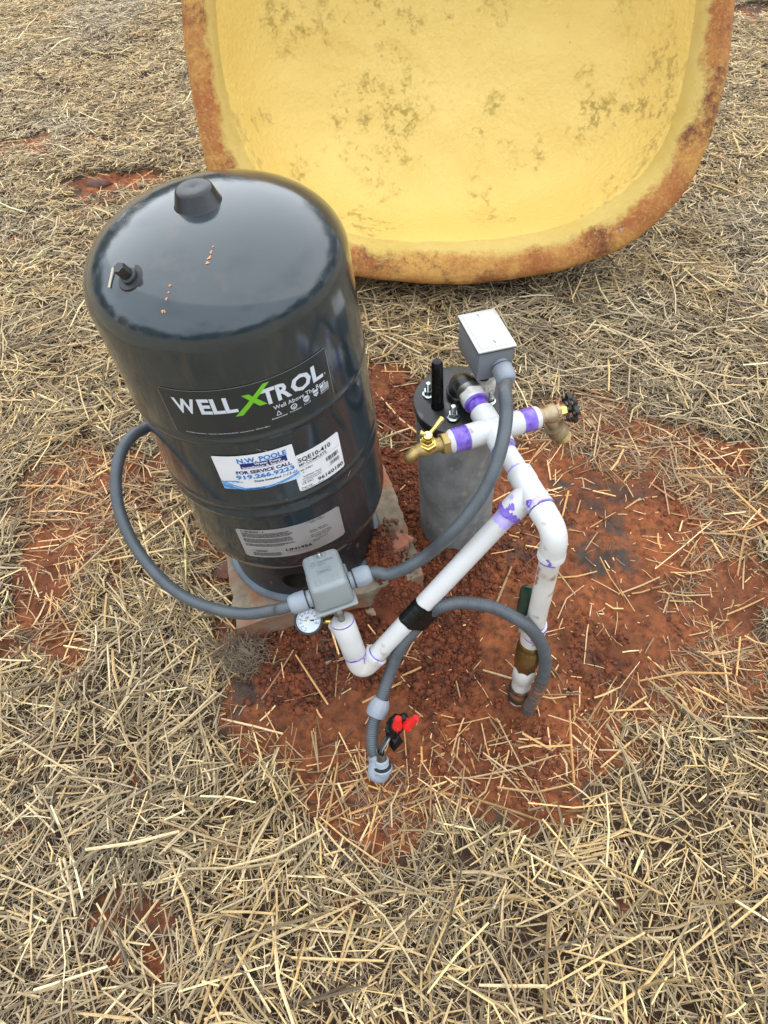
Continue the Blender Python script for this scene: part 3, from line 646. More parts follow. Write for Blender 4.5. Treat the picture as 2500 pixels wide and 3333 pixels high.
# ------------------------------------------------------------------ well casing
CB = P(1481, 1728, 0); CT = P(1494, 1297, .46); cax = nrm(CT-CB); CR = .0805
well = thing('well_casing', 'galvanised steel well casing with black bolted cap, right of the tank', 'well', CB)
V, Fc = lathe([(CR, -.08), (CR, 0), (CR, .2), (CR, (CT-CB)@cax-.028)], CB, cax, 72, cap=False); obj('casing_pipe', V, Fc, 'steel', well)
wc = lathe([(0, -.03), (.0775, -.03), (.0785, -.022), (.0835, -.02), (.0838, -.004), (.0825, -.001), (.080, 0), (0, 0)], CT, cax, 72, cap=False)
wcap = obj('well_cap', *wc, 'castblack', well)
CZ = CT[2]
def zsolve(xy, v):   # height above (x,y) which lands on photo row v
    lo, hi = 0., 1.2
    for _ in range(40):
        mid = (lo+hi)/2
        if proj((xy[0], xy[1], mid))[1] > v: lo = mid
        else: hi = mid
    return lo
def bolt(px, py, par):
    o_ = P(px, py, CZ); mb = MB()
    b1 = obj('cap_bolt', *lathe([(.0115, 0), (.0115, .0016), (.0092, .003), (.0086, .003)], o_, cax, 24), 'zinc', par)
    obj('nut', *lathe([(.0088, .003), (.0090, .004), (.0090, .0105), (.0083, .0115)], o_, cax, 24, sq=hexsq()), 'zinc', b1)
    pr = [(.0049, .011)]
    for i in range(7): pr += [(.0052, .0125+i*.0024), (.0044, .0137+i*.0024)]
    obj('thread', *lathe(pr+[(.0038, .0290)], o_, cax, 16), 'zinc', b1)
for (a, c) in ((1395, 1283), (1475, 1357), (1594, 1306)): bolt(a, c, well)
pb_ = P(1424, 1318, CZ); hz_ = zsolve(pb_, 1166)-CZ
obj('vent_tube', *lathe([(.0125, 0), (.0118, .004), (.0112, .01), (.0102, hz_-.012), (.0098, hz_-.004), (.0075, hz_+.001), (0, hz_+.003)], pb_, nrm(cax+np.array([.0, .0, 0])), 32, cap=False), 'tape', well)
# header line
HZ = .500
Hx = P(1604, 1399, HZ); T2 = P(1727, 1597, HZ); CO = P(1811, 1736, HZ); hd = nrm(T2-Hx)
E0 = Hx-hd*.136           # centre of the black elbow above the cap
EB = np.array([E0[0], E0[1], CZ])
ep = [EB, EB*.5+E0*.5-np.array([0, 0, .004])]
arc = []
R_ = .024
for a in np.linspace(0, 90, 12): arc.append(E0+np.array([0, 0, -R_])*(1-math.sin(rad(a)))+hd*R_*(1-math.cos(rad(a))))
el = obj('outlet_elbow', *tube(np.array([EB-np.array([0, 0, .002]), EB+np.array([0, 0, .006])]+arc+[E0+hd*.034]), .0215, 32), 'castblack', well)
obj('elbow_collar', *lathe([(.0245, 0), (.0245, .012), (.0225, .014)], EB, cax, 40), 'castblack', el)
obj('nipple_ring', *lathe([(.0222, .034), (.0226, .036), (.0226, .045), (.0218, .047)], E0, hd, 40), 'dullsteel', el)
# ------------------------------------------------------------------ PVC manifold
PR, FR = .0167, .0212
man = thing('pvc_manifold', 'white PVC pipe run with purple primed joints, from the well cap to the buried valve', 'pipe', (P(1690, 2280, 0)))
RG = P(1688, 2262, .0)                                  # riser foot
rd = nrm(CO-RG)                                         # riser direction (up)
def seg(a, c, r): return tube(np.array([a, c]), r, 36)
ad = hd
# threaded adapter at the well elbow
p0 = E0+hd*.0445
obj('hex_adapter', *lathe([(.0225, 0), (.0245, .002), (.0245, .014), (.0235, .016)], p0, hd, 30, sq=hexsq(6, .3)), 'pvc_dirty', man)
obj('hex_adapter', *lathe([(.0215, .013), (.0215, .0245), (.0208, .0255)], p0, hd, 36), 'pvc', man)
def ragged(amp, seed, f=3):
    r = random.Random(seed); ph = [r.uniform(0, 6.28) for _ in range(5)]
    def w(th, h): return amp*(np.sin(th*f+ph[0])*.5+np.sin(th*(f*2+1)+ph[1])*.3+np.sin(th*11+ph[2])*.25+np.sin(th*19+ph[3])*.15)
    return w
def primer(o_, ax, r, h0, h1, name='primer_band', amp=.0015, seed=1, mt='primer', off=.0003, par=man):
    w0, w1 = ragged(amp, seed), ragged(amp, seed+7)
    def wob(th, h): return w0(th, h) if abs(h-h0) < 1e-9 else (w1(th, h) if abs(h-h1) < 1e-9 else 0*th)
    return obj(name, *lathe([(r+.00005, h0), (r+off, h0+.0003), (r+off, h1-.0003), (r+.00005, h1)], o_, ax, 72, cap=False, wob=wob), mt, par)
def patch_on(o_, ax, r, th0, pts, mt, name='primer_drip', par=man, off=.0008):
    x, y, a = frame(ax); cx = nrm(CAM-o_); cx = nrm(cx-a*(cx@a)); cy = np.cross(a, cx); V = []
    for (s_, h) in pts: t = th0+s_/r; V.append(o_+(r+off)*(cx*math.cos(t)+cy*math.sin(t))+a*h)
    c_ = np.mean(V, axis=0); 
    return V
def drip(o_, ax, r, th0, pts, mt='primer', name='primer_drip', par=man, w_=.0022):
    mb = MB(); P_ = np.array(pts, float)
    for i in range(len(P_)-1):
        a, c = P_[i], P_[i+1]; k = 4
        for q in range(k):
            s0, s1 = a+(c-a)*q/k, a+(c-a)*(q+1)/k; t = nrm(c-a) if np.linalg.norm(c-a) > 0 else np.array([1, 0]); nn = np.array([-t[1], t[0]])*w_*(1+.35*math.sin(i*2+q))
            mb.add(patch_on(o_, ax, r, th0, [s0-nn, s1-nn, s1+nn, s0+nn], mt), [(0, 1, 2, 3)])
    return mb.obj(name, mt, par, smooth=False)
obj('pipe', *seg(p0+hd*.02, Hx-hd*.035, PR), 'pvc', man)
primer(p0, hd, PR+.0003, .0245, .050, seed=3, amp=.001)
obj('primer_ring', *lathe([(.0222, .0225), (.0222, .0242), (.0205, .0262), (PR, .0262)], p0, hd, 40, cap=False), 'primer', man)
# cross
ca = nrm(P(1700, 1384, HZ)-P(1512, 1425, HZ)); ca = nrm(ca-hd*(ca@hd))
def fit_arm(o_, ax, L_, r=FR): return lathe([(r-.001, 0), (r-.001, L_*.35), (r, L_*.42), (r, L_-.0015), (r-.0015, L_), (PR, L_)], o_, ax, 40, cap=False)
mb = MB()
for ax in (hd, -hd, ca, -ca): mb.add(*fit_arm(Hx, ax, .046 if abs(ax@hd) > .5 else .050))
bm_ = lathe([(0, -.0212), (.010, -.0205), (.016, -.017), (.0205, -.012), (.0225, 0), (.0205, .012), (.016, .017), (.010, .0205), (0, .0212)], Hx, (0, 0, 1), 36, cap=False); mb.add(*bm_)
cross = mb.obj('cross_fitting', 'pvc', man)
obj('mould_mark', *lathe([(.0042, .0205), (.0042, .0219), (.0034, .0221), (0, .0214)], Hx+ca*.004, (0, 0, 1), 20, cap=False), 'pvc', cross)
primer(Hx, hd, FR-.0004, .043, .0475, 'primer_ring', seed=5, off=.0006)
primer(Hx, hd, PR, .046, .056, seed=6, amp=.002)
# pipe from cross to tee
dT = np.linalg.norm(T2-Hx); obj('pipe', *seg(Hx+hd*.03, T2-hd*.02, PR), 'pvc', man)
primer(T2, -hd, PR, .040, .047, seed=8, amp=.001, mt='primer_pale')
mb = MB(); mb.add(*fit_arm(T2, hd, .036)); mb.add(*fit_arm(T2, -hd, .041))
LE = P(1176, 2182, .150)                               # low elbow centre
dd = nrm(LE-T2); dperp = nrm(dd-hd*(dd@hd)*.35); mb.add(*fit_arm(T2, dd, .052)); mb.obj('tee_fitting', 'pvc', man)
primer(T2, dd, FR, .044, .0525, 'primer_smear', seed=12, amp=.004, off=.0004)
primer(T2, dd, PR, .052, .072, seed=13, amp=.005, mt='primer_pale')
primer(T2, hd, FR, .027, .0365, 'primer_ring', seed=14, amp=.0035, off=.0004, mt='primer_pale')
dC = np.linalg.norm(CO-T2)
primer(T2, hd, PR+.0005, .036, .046, seed=15, amp=.001)
obj('pipe', *seg(T2+hd*.02, T2+hd*(.050), PR), 'pvc', man)
drip(T2, dd, FR, .25, [(-.004, .030), (-.001, .034), (.001, .039), (.000, .046)], w_=.0045)
drip(T2, dd, FR, -.35, [(-.006, .047), (.001, .043), (.006, .047)], w_=.0040)
drip(T2, hd, FR, .75, [(-.006, .024), (-.003, .029), (.001, .034)], w_=.0045)
drip(T2, dd, FR, .75, [(.000, .020), (.001, .027)], w_=.0035, mt='primer_pale')
# corner elbow into riser
cp = []; Rb = .030; d2 = -rd
for t in np.linspace(0, 1, 18):
    a, c, e = CO-hd*Rb, CO, CO+d2*Rb; cp.append(a*(1-t)**2+c*2*t*(1-t)+e*t*t)
cp = np.array([CO-hd*.046]+cp+[CO+d2*.052]); rr = np.full(len(cp), .0205); rr[0] = FR; rr[-1] = FR
obj('elbow_fitting', *tube(cp, rr, 40), 'pvc', man)
obj('elbow_lip', *lathe([(.0205, .040), (.0218, .044), (.0218, .054), (.0205, .0555), (PR, .0555)], CO, d2, 40, cap=False), 'pvc', man)
# purple run on elbow lip
drip(CO, d2, .0218, .1, [(-.012, .0545), (-.004, .0535), (.004, .054), (.012, .0545)], w_=.0014)
drip(CO, d2, .0218, .0, [(.000, .053), (-.002, .047), (.000, .043), (.003, .042), (.004, .039)], w_=.0018)
Lr = np.linalg.norm(CO-RG)
def along(v):   # distance down the riser axis for a photo row
    lo, hi = 0., Lr+.1
    for _ in range(40):
        mid = (lo+hi)/2
        if proj(CO+d2*mid)[1] < v: lo = mid
        else: hi = mid
    return lo
obj('riser_pipe', *seg(CO+d2*.05, CO+d2*(along(2030)+.02), PR), 'pvc_dirty', man)
h1, h2, h3, h4, h5, h6 = along(2030), along(2090), along(2165), along(2195), along(2240), along(2300)
obj('male_adapter', *lathe([(PR, h1), (.0205, h1), (.0215, h1+.001), (.0208, h2-.012), (.0195, h2)], CO, d2, 40, cap=False), 'pvc_dirty', man)
primer(CO, d2, .0214, h1+.0002, h1+.009, 'primer_ring', seed=20, amp=.0012)
primer(CO, d2, PR, h1-.005, h1+.002, seed=21, amp=.001)
drip(CO, d2, .0210, .05, [(-.010, h1+.004), (-.006, h1+.014), (-.002, h1+.024)], w_=.004)
drip(CO, d2, .0205, .1, [(-.008, h1+.030), (.004, h1+.029), (.014, h1+.024)], w_=.0012)
obj('lower_adapter', *lathe([(.0185, h3-.004), (.0212, h3), (.0208, h4+.012), (.0195, h4+.014)], CO, d2, 40, cap=False), 'pvc_dirty', man)
obj('buried_pipe', *seg(CO+d2*(h4+.005), CO+d2*(h6+.06), .0185), 'pvc_dirty', man)
primer(CO, d2, .0186, h4+.012, h4+.016, 'primer_ring', seed=22, amp=.0012)
# diagonal pipe down to the low elbow and up to the switch tee
LD = np.linalg.norm(LE-T2); obj('pipe', *seg(T2+dd*.03, LE-dd*.02, PR), 'pvc', man)
TP = P(1113, 2018, .272); ud = nrm(TP-LE)              # switch tee axis, pointing up
cp = []
for t in np.linspace(0, 1, 18):
    a, c, e = LE-dd*.028, LE, LE+ud*.028; cp.append(a*(1-t)**2+c*2*t*(1-t)+e*t*t)
cp = np.array([LE-dd*.045]+cp+[LE+ud*.045]); obj('low_elbow_fitting', *tube(cp, .0208, 40), 'pvc_dirty', man)
obj('elbow_lip', *lathe([(.020, .038), (.0222, .041), (.0222, .049), (PR, .050)], LE, -dd, 40, cap=False), 'pvc', man)
primer(LE, -dd, PR, .049, .0525, 'primer_ring', seed=31, amp=.0008)
LT = np.linalg.norm(TP-LE)
obj('switch_tee', *lathe([(.0205, .046), (.0212, .047), (.0208, .075), (.0212, .085), (.0214, LT-.002), (.0202, LT), (.0192, LT)], LE, ud, 40, cap=False), 'pvc', man)
primer(LE, ud, .0212, .0445, .0475, 'primer_ring', seed=32, amp=.001)
primer(LE, ud, .0213, LT-.0035, LT-.0008, 'primer_ring', seed=33, amp=.0004)
drip(LE, ud, .0210, .45, [(.002, .046), (.004, .040), (.001, .034), (.003, .028)], w_=.0012)
gdir = nrm(P(1055, 2000, .25)-P(1090, 2025, .25)+np.array([0, .02, 0]))
obj('tee_branch', *lathe([(.0205, 0), (.0205, .030), (.0195, .031), (0, .031)], LE+ud*(LT-.034), nrm(np.array([-.55, .8, .1])), 36, cap=False), 'pvc', man)
obj('bushing', *lathe([(.0190, LT-.006), (.0190, LT-.0006), (.0182, LT+.0004), (.0075, LT+.0004), (.0, LT+.0002)], LE, ud, 40, cap=False), 'pvc', man)
# tape round pipe and conduit
# ------------------------------------------------------------------ conduits
def corr(path, r, amp=.00035, pitch=.0042, n=22, step=.0011):
    p, s_ = resample(spline(path, 16), step); return tube(p, r+amp*np.sin(s_/pitch*2*math.pi), n)
def coil(name, pts, r, label, amp=.00014):
    o_ = pts[0]; t = obj(name, *corr(pts, r, amp), 'conduit'); return tag(t, label, 'conduit', 'grey flexible conduits')
# switch frame
su = nrm(ud*.6+np.array([-.10, -.02, 1.])*.4); sw = P(1196, 1884, .338)-P(985, 1958, .325); sw = nrm(sw-su*(sw@su)); sl_ = np.cross(su, sw)
SB = TP+ud*.036+sl_*.034+su*.0                          # centre of the switch base plate
NR, NL = SB+sw*.034+su*.024+sl_*.012, SB-sw*.034+su*.024-sl_*.002
pa = [atd(970, 1966, 1.215), atd(900, 1984, 1.235), atd(800, 1998, 1.25), atd(700, 1982, 1.26), atd(600, 1942, 1.265), atd(515, 1875, 1.265), atd(438, 1775, 1.265), atd(390, 1665, 1.265), atd(377, 1560, 1.265), atd(395, 1470, 1.27), atd(435, 1415, 1.285), atd(490, 1378, 1.32)]
pa2 = np.array(pa); q = [TW([[-.165, .150, .36]])[0], TW([[-.10, .20, .24]])[0], TW([[0, .235, .10]])[0], TW([[.08, .25, -.04]])[0]]
pb2 = [atd(1185, 1890, 1.19), atd(1240, 1874, 1.19), atd(1330, 1840, 1.175), atd(1400, 1798, 1.155), atd(1460, 1745, 1.135), atd(1520, 1680, 1.115), atd(1575, 1600, 1.10), atd(1612, 1520, 1.09), atd(1637, 1430, 1.09), atd(1648, 1345, 1.095), atd(1643, 1270, 1.105), atd(1625, 1215, 1.12)]
# ------------------------------------------------------------------ junction box
jz = .592
j = [P(1488, 1029, jz), P(1606, 1005, jz), P(1687, 1126, jz), P(1559, 1152, jz)]
jc = sum(j)/4; jx = nrm((j[1]-j[0])+(j[2]-j[3])); jy = np.cross([0, 0, 1.], jx); jw = (np.linalg.norm(j[1]-j[0])+np.linalg.norm(j[2]-j[3]))/2; jl = (np.linalg.norm(j[3]-j[0])+np.linalg.norm(j[2]-j[1]))/2
box = thing('junction_box', 'grey weatherproof junction box with pale cover plate, above the well cap', 'junction box', jc-np.array([0, 0, .06]))
UZ = np.array([0, 0, 1.])
jb = obj('box_body', *rbox(jc-UZ*.0335, jx, jy, UZ, jw-.006, jl-.006, .059, .0018, 2), 'boxgrey', box)
obj('gasket', *rbox(jc-UZ*.0028, jx, jy, UZ, jw-.001, jl-.001, .0028, .0005, 1), 'blackdull', box)
cvp = obj('cover_plate', *rbox(jc, jx, jy, UZ, jw, jl, .0034, .0012, 2), 'coverplate', box)
obj('cover_panel', *rbox(jc+UZ*.0019, jx, jy, UZ, jw-.014, jl-.014, .0012, .0004, 1), 'coverplate', cvp)
for (a, c) in ((1556, 1030), (1610, 1115)):
    sp_ = P(a, c, jz+.0025); s1 = obj('screw', *lathe([(.0042, -.001), (.0042, .0008), (.0030, .0016), (0, .0018)], sp_, UZ, 20, cap=False), 'zinc', cvp)
    obj('slot', *rbox(sp_+UZ*.0017, nrm(jx+jy*.3), nrm(jy-jx*.3), UZ, .0012, .0072, .0006, 0), 'inkblack', s1)
nip = P(1570, 1246, .49); nipx = np.array([nip[0], nip[1], 0])
obj('threaded_nipple', *lathe([(.0115, CZ-.0), (.0112, jz-.062)], nipx, UZ, 28), 'blackdull', box)
wn = obj('compression_nut', *lathe([(.018, CZ), (.018, CZ+.010), (.0220, CZ+.012), (.0235, CZ+.015), (.0235, CZ+.040), (.0205, CZ+.043), (.0115, CZ+.043)], nipx, UZ, 96, cap=False, sq=lambda th, h: 1+.022*np.sign(np.sin(th*20))), 'whitenut', box)
# ------------------------------------------------------------------ connectors
def conn(o_, ax, par, r=.0165, L_=.030, mt='fitting', flats=8):
    b_ = obj('conduit_connector', *lathe([(r*.80, -.010), (r*.86, -.009), (r*.86, -.001)], o_, ax, 32), mt, par)
    obj('connector_seal', *lathe([(r*.93, -.0022), (r*.93, .0002)], o_, ax, 32), 'blackdull', b_)
    obj('connector_nut', *lathe([(r*.98, .0002), (r*1.03, .002), (r*1.03, L_*.55), (r*.97, L_*.80), (r*.80, L_*.97), (r*.68, L_)], o_, ax, 64, sq=lambda th, h: 1+.018*np.sign(np.sin(th*flats))*(1 if .002 < h < L_*.8 else 0)), mt, b_)
    return b_
jn = P(1610, 1172, .555); jd = nrm(-jy*-1 if jy[1] < 0 else -jy); jd = nrm(jd+np.array([.05, 0, -.30]))
fc = jc+(-jy if jy[1] > 0 else jy)*((jl-.006)/2); fcn = (-jy if jy[1] > 0 else jy)
jo = P(1622, 1178, .553); jo = jo+fcn*((fc-jo)@fcn+.004)
cpos = pb2[-1]
conn(jo, nrm(fcn*1.+np.array([0.02, 0, -.25])), box, .0172, .031)
pb2 = pb2[:-1]+[jo+nrm(fcn+np.array([0, 0, -.5]))*.03, jo+fcn*.006]
# ------------------------------------------------------------------ pressure switch
swt = thing('pressure_switch', 'grey box pressure switch on a steel nipple, in front of the tank foot', 'pressure switch', TP)
obj('nipple', *lathe([(.0062, 0), (.0062, .012), (.0092, .0135), (.0092, .024), (.0075, .0255), (.0075, .042)], TP, ud, 24, sq=lambda th, h: np.where((h > .0134) & (h < .0245), hexsq()(th, h), 1.)), 'dullsteel', swt)
W_, L2, H2 = .069, .095, .056
obj('base_plate', *rbox(SB+su*.003, sw, sl_, su, W_+.006, L2+.006, .006, .0028, 3), 'switchgrey', swt)
cov = obj('cover', *rbox(SB+su*(.004+H2/2), sw, sl_, su, W_, L2, H2, .0095, 5, taper=.93), 'switchgrey', swt)
tz = SB+su*(.004+H2)
def onface(pts2, off=0.): return np.array([tz+sw*p[0]+sl_*p[1]+su*off for p in pts2])
obj('cover_nut', *lathe([(.0050, -.001), (.0050, .002), (.0042, .003), (.0040, .0065), (.0025, .0085), (0, .009)], tz+sl_*.030, su, 20, cap=False), 'zinc', cov)
mb = MB()
for s_ in (-1, 1):
    mb.add(*rbox(tz+sw*s_*.0150+sl_*.031+su*.0002, sw, sl_, su, .0085, .014, .0014, .0005, 1))
    mb.add(*rbox(tz+sw*s_*.0150-sl_*.029+su*.0002, sw, sl_, su, .0085, .012, .0014, .0005, 1))
for (a, c, e, f) in ((-.012, -.012, .012, -.0115), (-.012, -.0005, .012, 0), (-.012, -.012, -.0115, 0), (.0115, -.012, .012, 0), (-.008, .0150, .0215, .0154)):
    mb.add(*rbox(tz+sw*(a+e)/2+sl_*(c+f)/2+su*.0003, sw, sl_, su, abs(e-a), abs(f-c), .0010, 0))
mb.obj('raised_pads', 'switchgrey', cov)
mb = MB()
for (txt, w_, h_, x_, y_) in (('Telemecanique', .028, .0042, -.007, .0165), ('Sensors', .013, .0036, -.007, .0095), ('PUMPTROL', .018, .0046, -.009, -.0085)):
    V2, F2 = fit_text(txt, w_, h_, bold=.01); mb.add(onface(V2+np.array([x_, y_]), .0008), F2)
rv, rf_ = ring(-.0155, .0155, .0042, .0007); mb.add(onface(rv, .0008), rf_)
mb.obj('lettering', mat('embossed_grey', (.16, .18, .185), .5), cov, smooth=False)
NRp, NLp = SB+sw*(W_/2+.010)+su*.017-sl_*.006, SB-sw*(W_/2+.010)+su*.020-sl_*.018
conn(NRp, sw, swt, .0175, .030); conn(NLp, -sw, swt, .0175, .031)
pa = [NLp-sw*.006, NLp-sw*.045]+pa[1:]+q; dN = (NRp+sw*.03-CAM)@BW[0]
pb2 = [NRp+sw*.006, NRp+sw*.034, atd(1268, 1868, dN*.995), atd(1335, 1841, dN*.98), atd(1400, 1800, dN*.965)]+pb2[4:]
coil('flexible_conduit', pa, .0106, 'grey conduit looping left round the dark tank')
coil('flexible_conduit', pb2, .0108, 'long grey conduit from the pressure switch up to the junction box')
# ------------------------------------------------------------------ conduit C and tape
# conduit hugging the diagonal pipe under the tape
lo, hi = .05, LD
for _ in range(40):
    mid = (lo+hi)/2
    if proj(T2+dd*mid)[0] > 1352: lo = mid
    else: hi = mid
TPp = T2+dd*lo
side = np.cross(dd, nrm(CAM-TPp)); side = side if side[0] > 0 else -side
off = nrm(side*.75-nrm(CAM-TPp)*.65)*(PR+.0108)
C0 = TPp+off
pc = [P(1718, 2330, -.05), P(1722, 2300, .012), P(1750, 2250, .075), P(1774, 2180, .145), P(1768, 2110, .215), P(1735, 2055, .27), P(1685, 2015, .295), P(1600, 1975, .305), P(1500, 1962, .305), P(1435, 1975, .298), C0-dd*.022, C0, C0+dd*.022,
      P(1305, 2105, .205), P(1270, 2190, .150), P(1236, 2290, .110), P(1213, 2370, .08), P(1213, 2430, .06), P(1228, 2475, .045)]
coil('flexible_conduit', pc, .0112, 'muddy grey conduit arching from the clay to the taped white pipe', .0004)
# tape: hull of the two round sections
def hull2(r1, r2, dist, n=48):
    pts = []; a0 = math.acos((r1-r2)/dist)
    for t in np.linspace(a0, 2*math.pi-a0, n//2): pts.append((r1*math.cos(t), r1*math.sin(t)))
    for t in np.linspace(-a0, a0, n//2): pts.append((dist+r2*math.cos(t), r2*math.sin(t)))
    return np.array(pts)
hx = nrm(off-dd*(off@dd)); hy = np.cross(dd, hx); hp = hull2(PR+.0012, .0125, PR+.0108); V = []; Fc = []
ks = np.linspace(-.026, .024, 15)
for i, s_ in enumerate(ks):
    g_ = 1+.012*math.sin(i*2.1)+(.02 if i % 4 == 0 else 0)
    for p_ in hp: V.append(TPp+dd*(s_+.0015*math.sin(p_[0]*300+i))+hx*p_[0]*g_+hy*p_[1]*g_)
nh = len(hp)
for i in range(len(ks)-1):
    for q_ in range(nh): Fc.append((i*nh+q_, i*nh+(q_+1) % nh, (i+1)*nh+(q_+1) % nh, (i+1)*nh+q_))
Fc += [tuple(range(nh)), tuple(range((len(ks)-1)*nh, len(ks)*nh))]
tp = obj('electrical_tape', V, Fc, 'tape', None, ang=25); tag(tp, 'black vinyl tape wrapped round the diagonal white pipe and grey conduit', 'tape')
# second wrap at the buried foot
V, Fc = lathe([(.0195, h5-.012), (.0215, h5-.010), (.0225, h5+.010), (.022, h5+.03), (.02, h5+.034)], CO, d2, 40, cap=True, wob=ragged(.002, 9))
M['dirtytape'] = mat('muddy_tape', (.022, .015, .011), .7, c2=(.06, .035, .02), scale=60, bump=.8, bscale=80, dirt=(.22, .09, .04), dscale=25, dlo=.5, dhi=.6)
tag(obj('electrical_tape', V, Fc, M['dirtytape']), 'muddy black tape wrap at the buried foot of the riser', 'tape')
# mud crust on conduit C foot
pcs, _ = resample(spline(pc[1:5], 12), .003); k = len(pcs)
V, Fc = tube(pcs[:int(k*.55)], .0118+.0012*np.sin(np.arange(int(k*.55))*1.7), 18); V = np.array(V)+np.random.default_rng(3).normal(0, .0006, np.shape(V))
for k_, (h_, t_) in enumerate(((.075, .9), (.085, 1.0), (.098, .85), (.110, .95))):
    drip(CO, d2, PR, t_, [(-.002, h_), (.002, h_+.006), (-.001, h_+.011)], mt='mudcoat_' if False else 'redrock', name='mud_smear', w_=.0020+.0007*(k_ % 2))
M['mudcoat'] = mat('mud_crust', (.20, .085, .04), .85, c2=(.07, .05, .04), scale=30, bump=.6, bscale=90, lo=.4, hi=.6)
cc_ = bpy.data.objects['flexible_conduit.002']; 
mud = obj('mud_crust', V-0, Fc, M['mudcoat'], None); mud.parent = cc_
# ------------------------------------------------------------------ loose end: gland nut, elbow connector, wires
gp, gq = P(1225, 2300, .105), P(1243, 2262, .125)
pcd, _ = resample(spline(pc, 16), .004)
i0 = int(np.argmin([np.hypot(proj(p_)[0]-1227, proj(p_)[1]-2300)+(0 if proj(p_)[1] > 2200 and proj(p_)[0] < 1300 else 999) for p_ in pcd])); gc = pcd[i0]; gd = nrm(pcd[i0-4]-pcd[i0+2])
gn_ = obj('gland_nut', *lathe([(.0115, -.014), (.0180, -.015), (.0190, -.013), (.0192, 0), (.0178, .010), (.0140, .0185), (.0118, .0195)], gc, nrm(gd+sw*.10), 72, cap=False, sq=lambda th, h: 1+.012*np.sign(np.sin(th*10))*(abs(h) < .012)), 'fitting')
tag(gn_, 'loose pale grey ribbed gland nut slid up the lower conduit end', 'nut')
ee = thing('elbow_connector', 'pale grey elbow connector with threaded mouth on the open conduit end', 'connector', P(1238, 2500, 0))
ea = pcd[-1]; ez = P(1246, 2508, .035); thr = P(1243, 2470, .065); tdir = nrm(P(1240, 2440, .075)-P(1247, 2500, .035))
bc = [ea+nrm(pcd[-4]-ea)*.012, ea, P(1222, 2515, .030), P(1240, 2522, .026), ez+tdir*.002, ez+tdir*.008]
obj('elbow_body', *tube(spline(bc, 8), np.interp(np.linspace(0, 1, 41), [0, .3, .8, 1], [.0155, .0145, .0145, .0165]), 28), 'fitting', ee)
obj('flange', *lathe([(.014, .000), (.0185, .002), (.0185, .008), (.0165, .010)], ez, tdir, 40), 'fitting', ee)
obj('seal_ring', *lathe([(.0150, .0095), (.0168, .0105), (.0168, .0135), (.0125, .0145)], ez, tdir, 40, cap=False), 'blackdull', ee)
pr = [(.0128, .012)]
for i in range(6): pr += [(.0132, .0135+i*.0026), (.0120, .0148+i*.0026)]
pr += [(.0105, .0290), (.0095, .0285), (.0095, .005)]
obj('thread', *lathe(pr, ez, tdir, 36, cap=False), 'fitting', ee)
V, Fc = lathe([(.0086, .010), (.0086, .040), (.0084, .047), (.0078, .047), (.0078, .020)], ez, tdir, 36, cap=False, wob=lambda th, h: (.006*np.sin(th*2+1.)+.002*np.sin(th*5)) if h > .045 else 0*th); obj('metal_ferrule', V, Fc, 'dullsteel', ee)
wr = thing('wire_bundle', 'taped black wire bundle with two red wire nuts at the open conduit end', 'wires', P(1290, 2440, 0))
w0 = ez+tdir*.035; wt0 = P(1268, 2390, .085); wt1 = P(1292, 2350, .105)
for q_ in range(3):
    o1 = np.array([.003*math.cos(q_*2.1), .003*math.sin(q_*2.1), 0]); obj('wire', *tube(spline([w0+o1*.9-tdir*.01, w0+o1+tdir*.012, P(1258, 2410, .085)+o1*1.3, wt0+o1, wt1+o1], 8), .0024, 10), 'black' if q_ else 'dullsteel', wr)
# crumpled tape
def blob(name, pts, rads, mt, par, seed=1, amp=.15):
    p, s_ = resample(spline(pts, 8), .002); r = np.interp(np.linspace(0, 1, len(p)), np.linspace(0, 1, len(rads)), rads)
    V, Fc = tube(p, r, 18); V = np.array(V); g_ = np.random.default_rng(seed); k = len(p)
    fac = 1+amp*np.sin(np.tile(np.arange(18), k)*1.4+np.repeat(np.arange(k), 18)*.35+seed)+g_.normal(0, amp*.15, len(V)); c_ = np.repeat(p, 18, axis=0)
    return obj(name, c_+(V-c_)*fac[:, None], Fc, mt, par, ang=28)
blob('tape_wrap', [P(1270, 2400, .075), P(1285, 2365, .095), P(1296, 2335, .112)], [.008, .015, .015, .010], 'tape', wr, 2)
blob('tape_wrap', [P(1285, 2365, .095), P(1305, 2345, .105), P(1322, 2328, .112)], [.011, .013, .010, .007], 'tape', wr, 5)
# hanging flag of tape
fl = [P(1264, 2388, .088), P(1300, 2395, .085), P(1312, 2415, .07), P(1282, 2448, .05), P(1266, 2425, .065)]
fl2 = [p_+np.array([0.0, .004, -.003]) for p_ in fl]; c1_, c2_ = sum(fl)/5+np.array([0, -.006, .004]), sum(fl2)/5
V = fl+fl2+[c1_, c2_]; Fc = [(i, (i+1) % 5, 10) for i in range(5)]+[(5+i, 5+(i+1) % 5, 11) for i in range(5)]+[(i, (i+1) % 5, 5+(i+1) % 5, 5+i) for i in range(5)]
obj('tape_flap', V, Fc, 'tape', wr, smooth=False)
def wnut(a, c):
    ax = nrm(c-a); L_ = np.linalg.norm(c-a)
    b_ = obj('wire_nut', *lathe([(.0086, 0), (.0094, .002), (.0092, .006), (.0078, .010), (.0062, L_-.002), (.0056, L_), (0, L_)], a, ax, 72, cap=False, sq=lambda th, h: 1+(.07*np.sign(np.sin(th*12)) if h > .006 else 0)), 'red', wr)
    x, y, _ = frame(ax); mb = MB()
    for s_ in (-1, 1): mb.add(*rbox(a+ax*.006+x*s_*.0095, x, y, ax, .005, .003, .011, .001, 2))
    mb.obj('wing', 'red', b_)
wnut(P(1293, 2368, .112), P(1296, 2337, .140)); wnut(P(1322, 2365, .108), P(1356, 2336, .138))
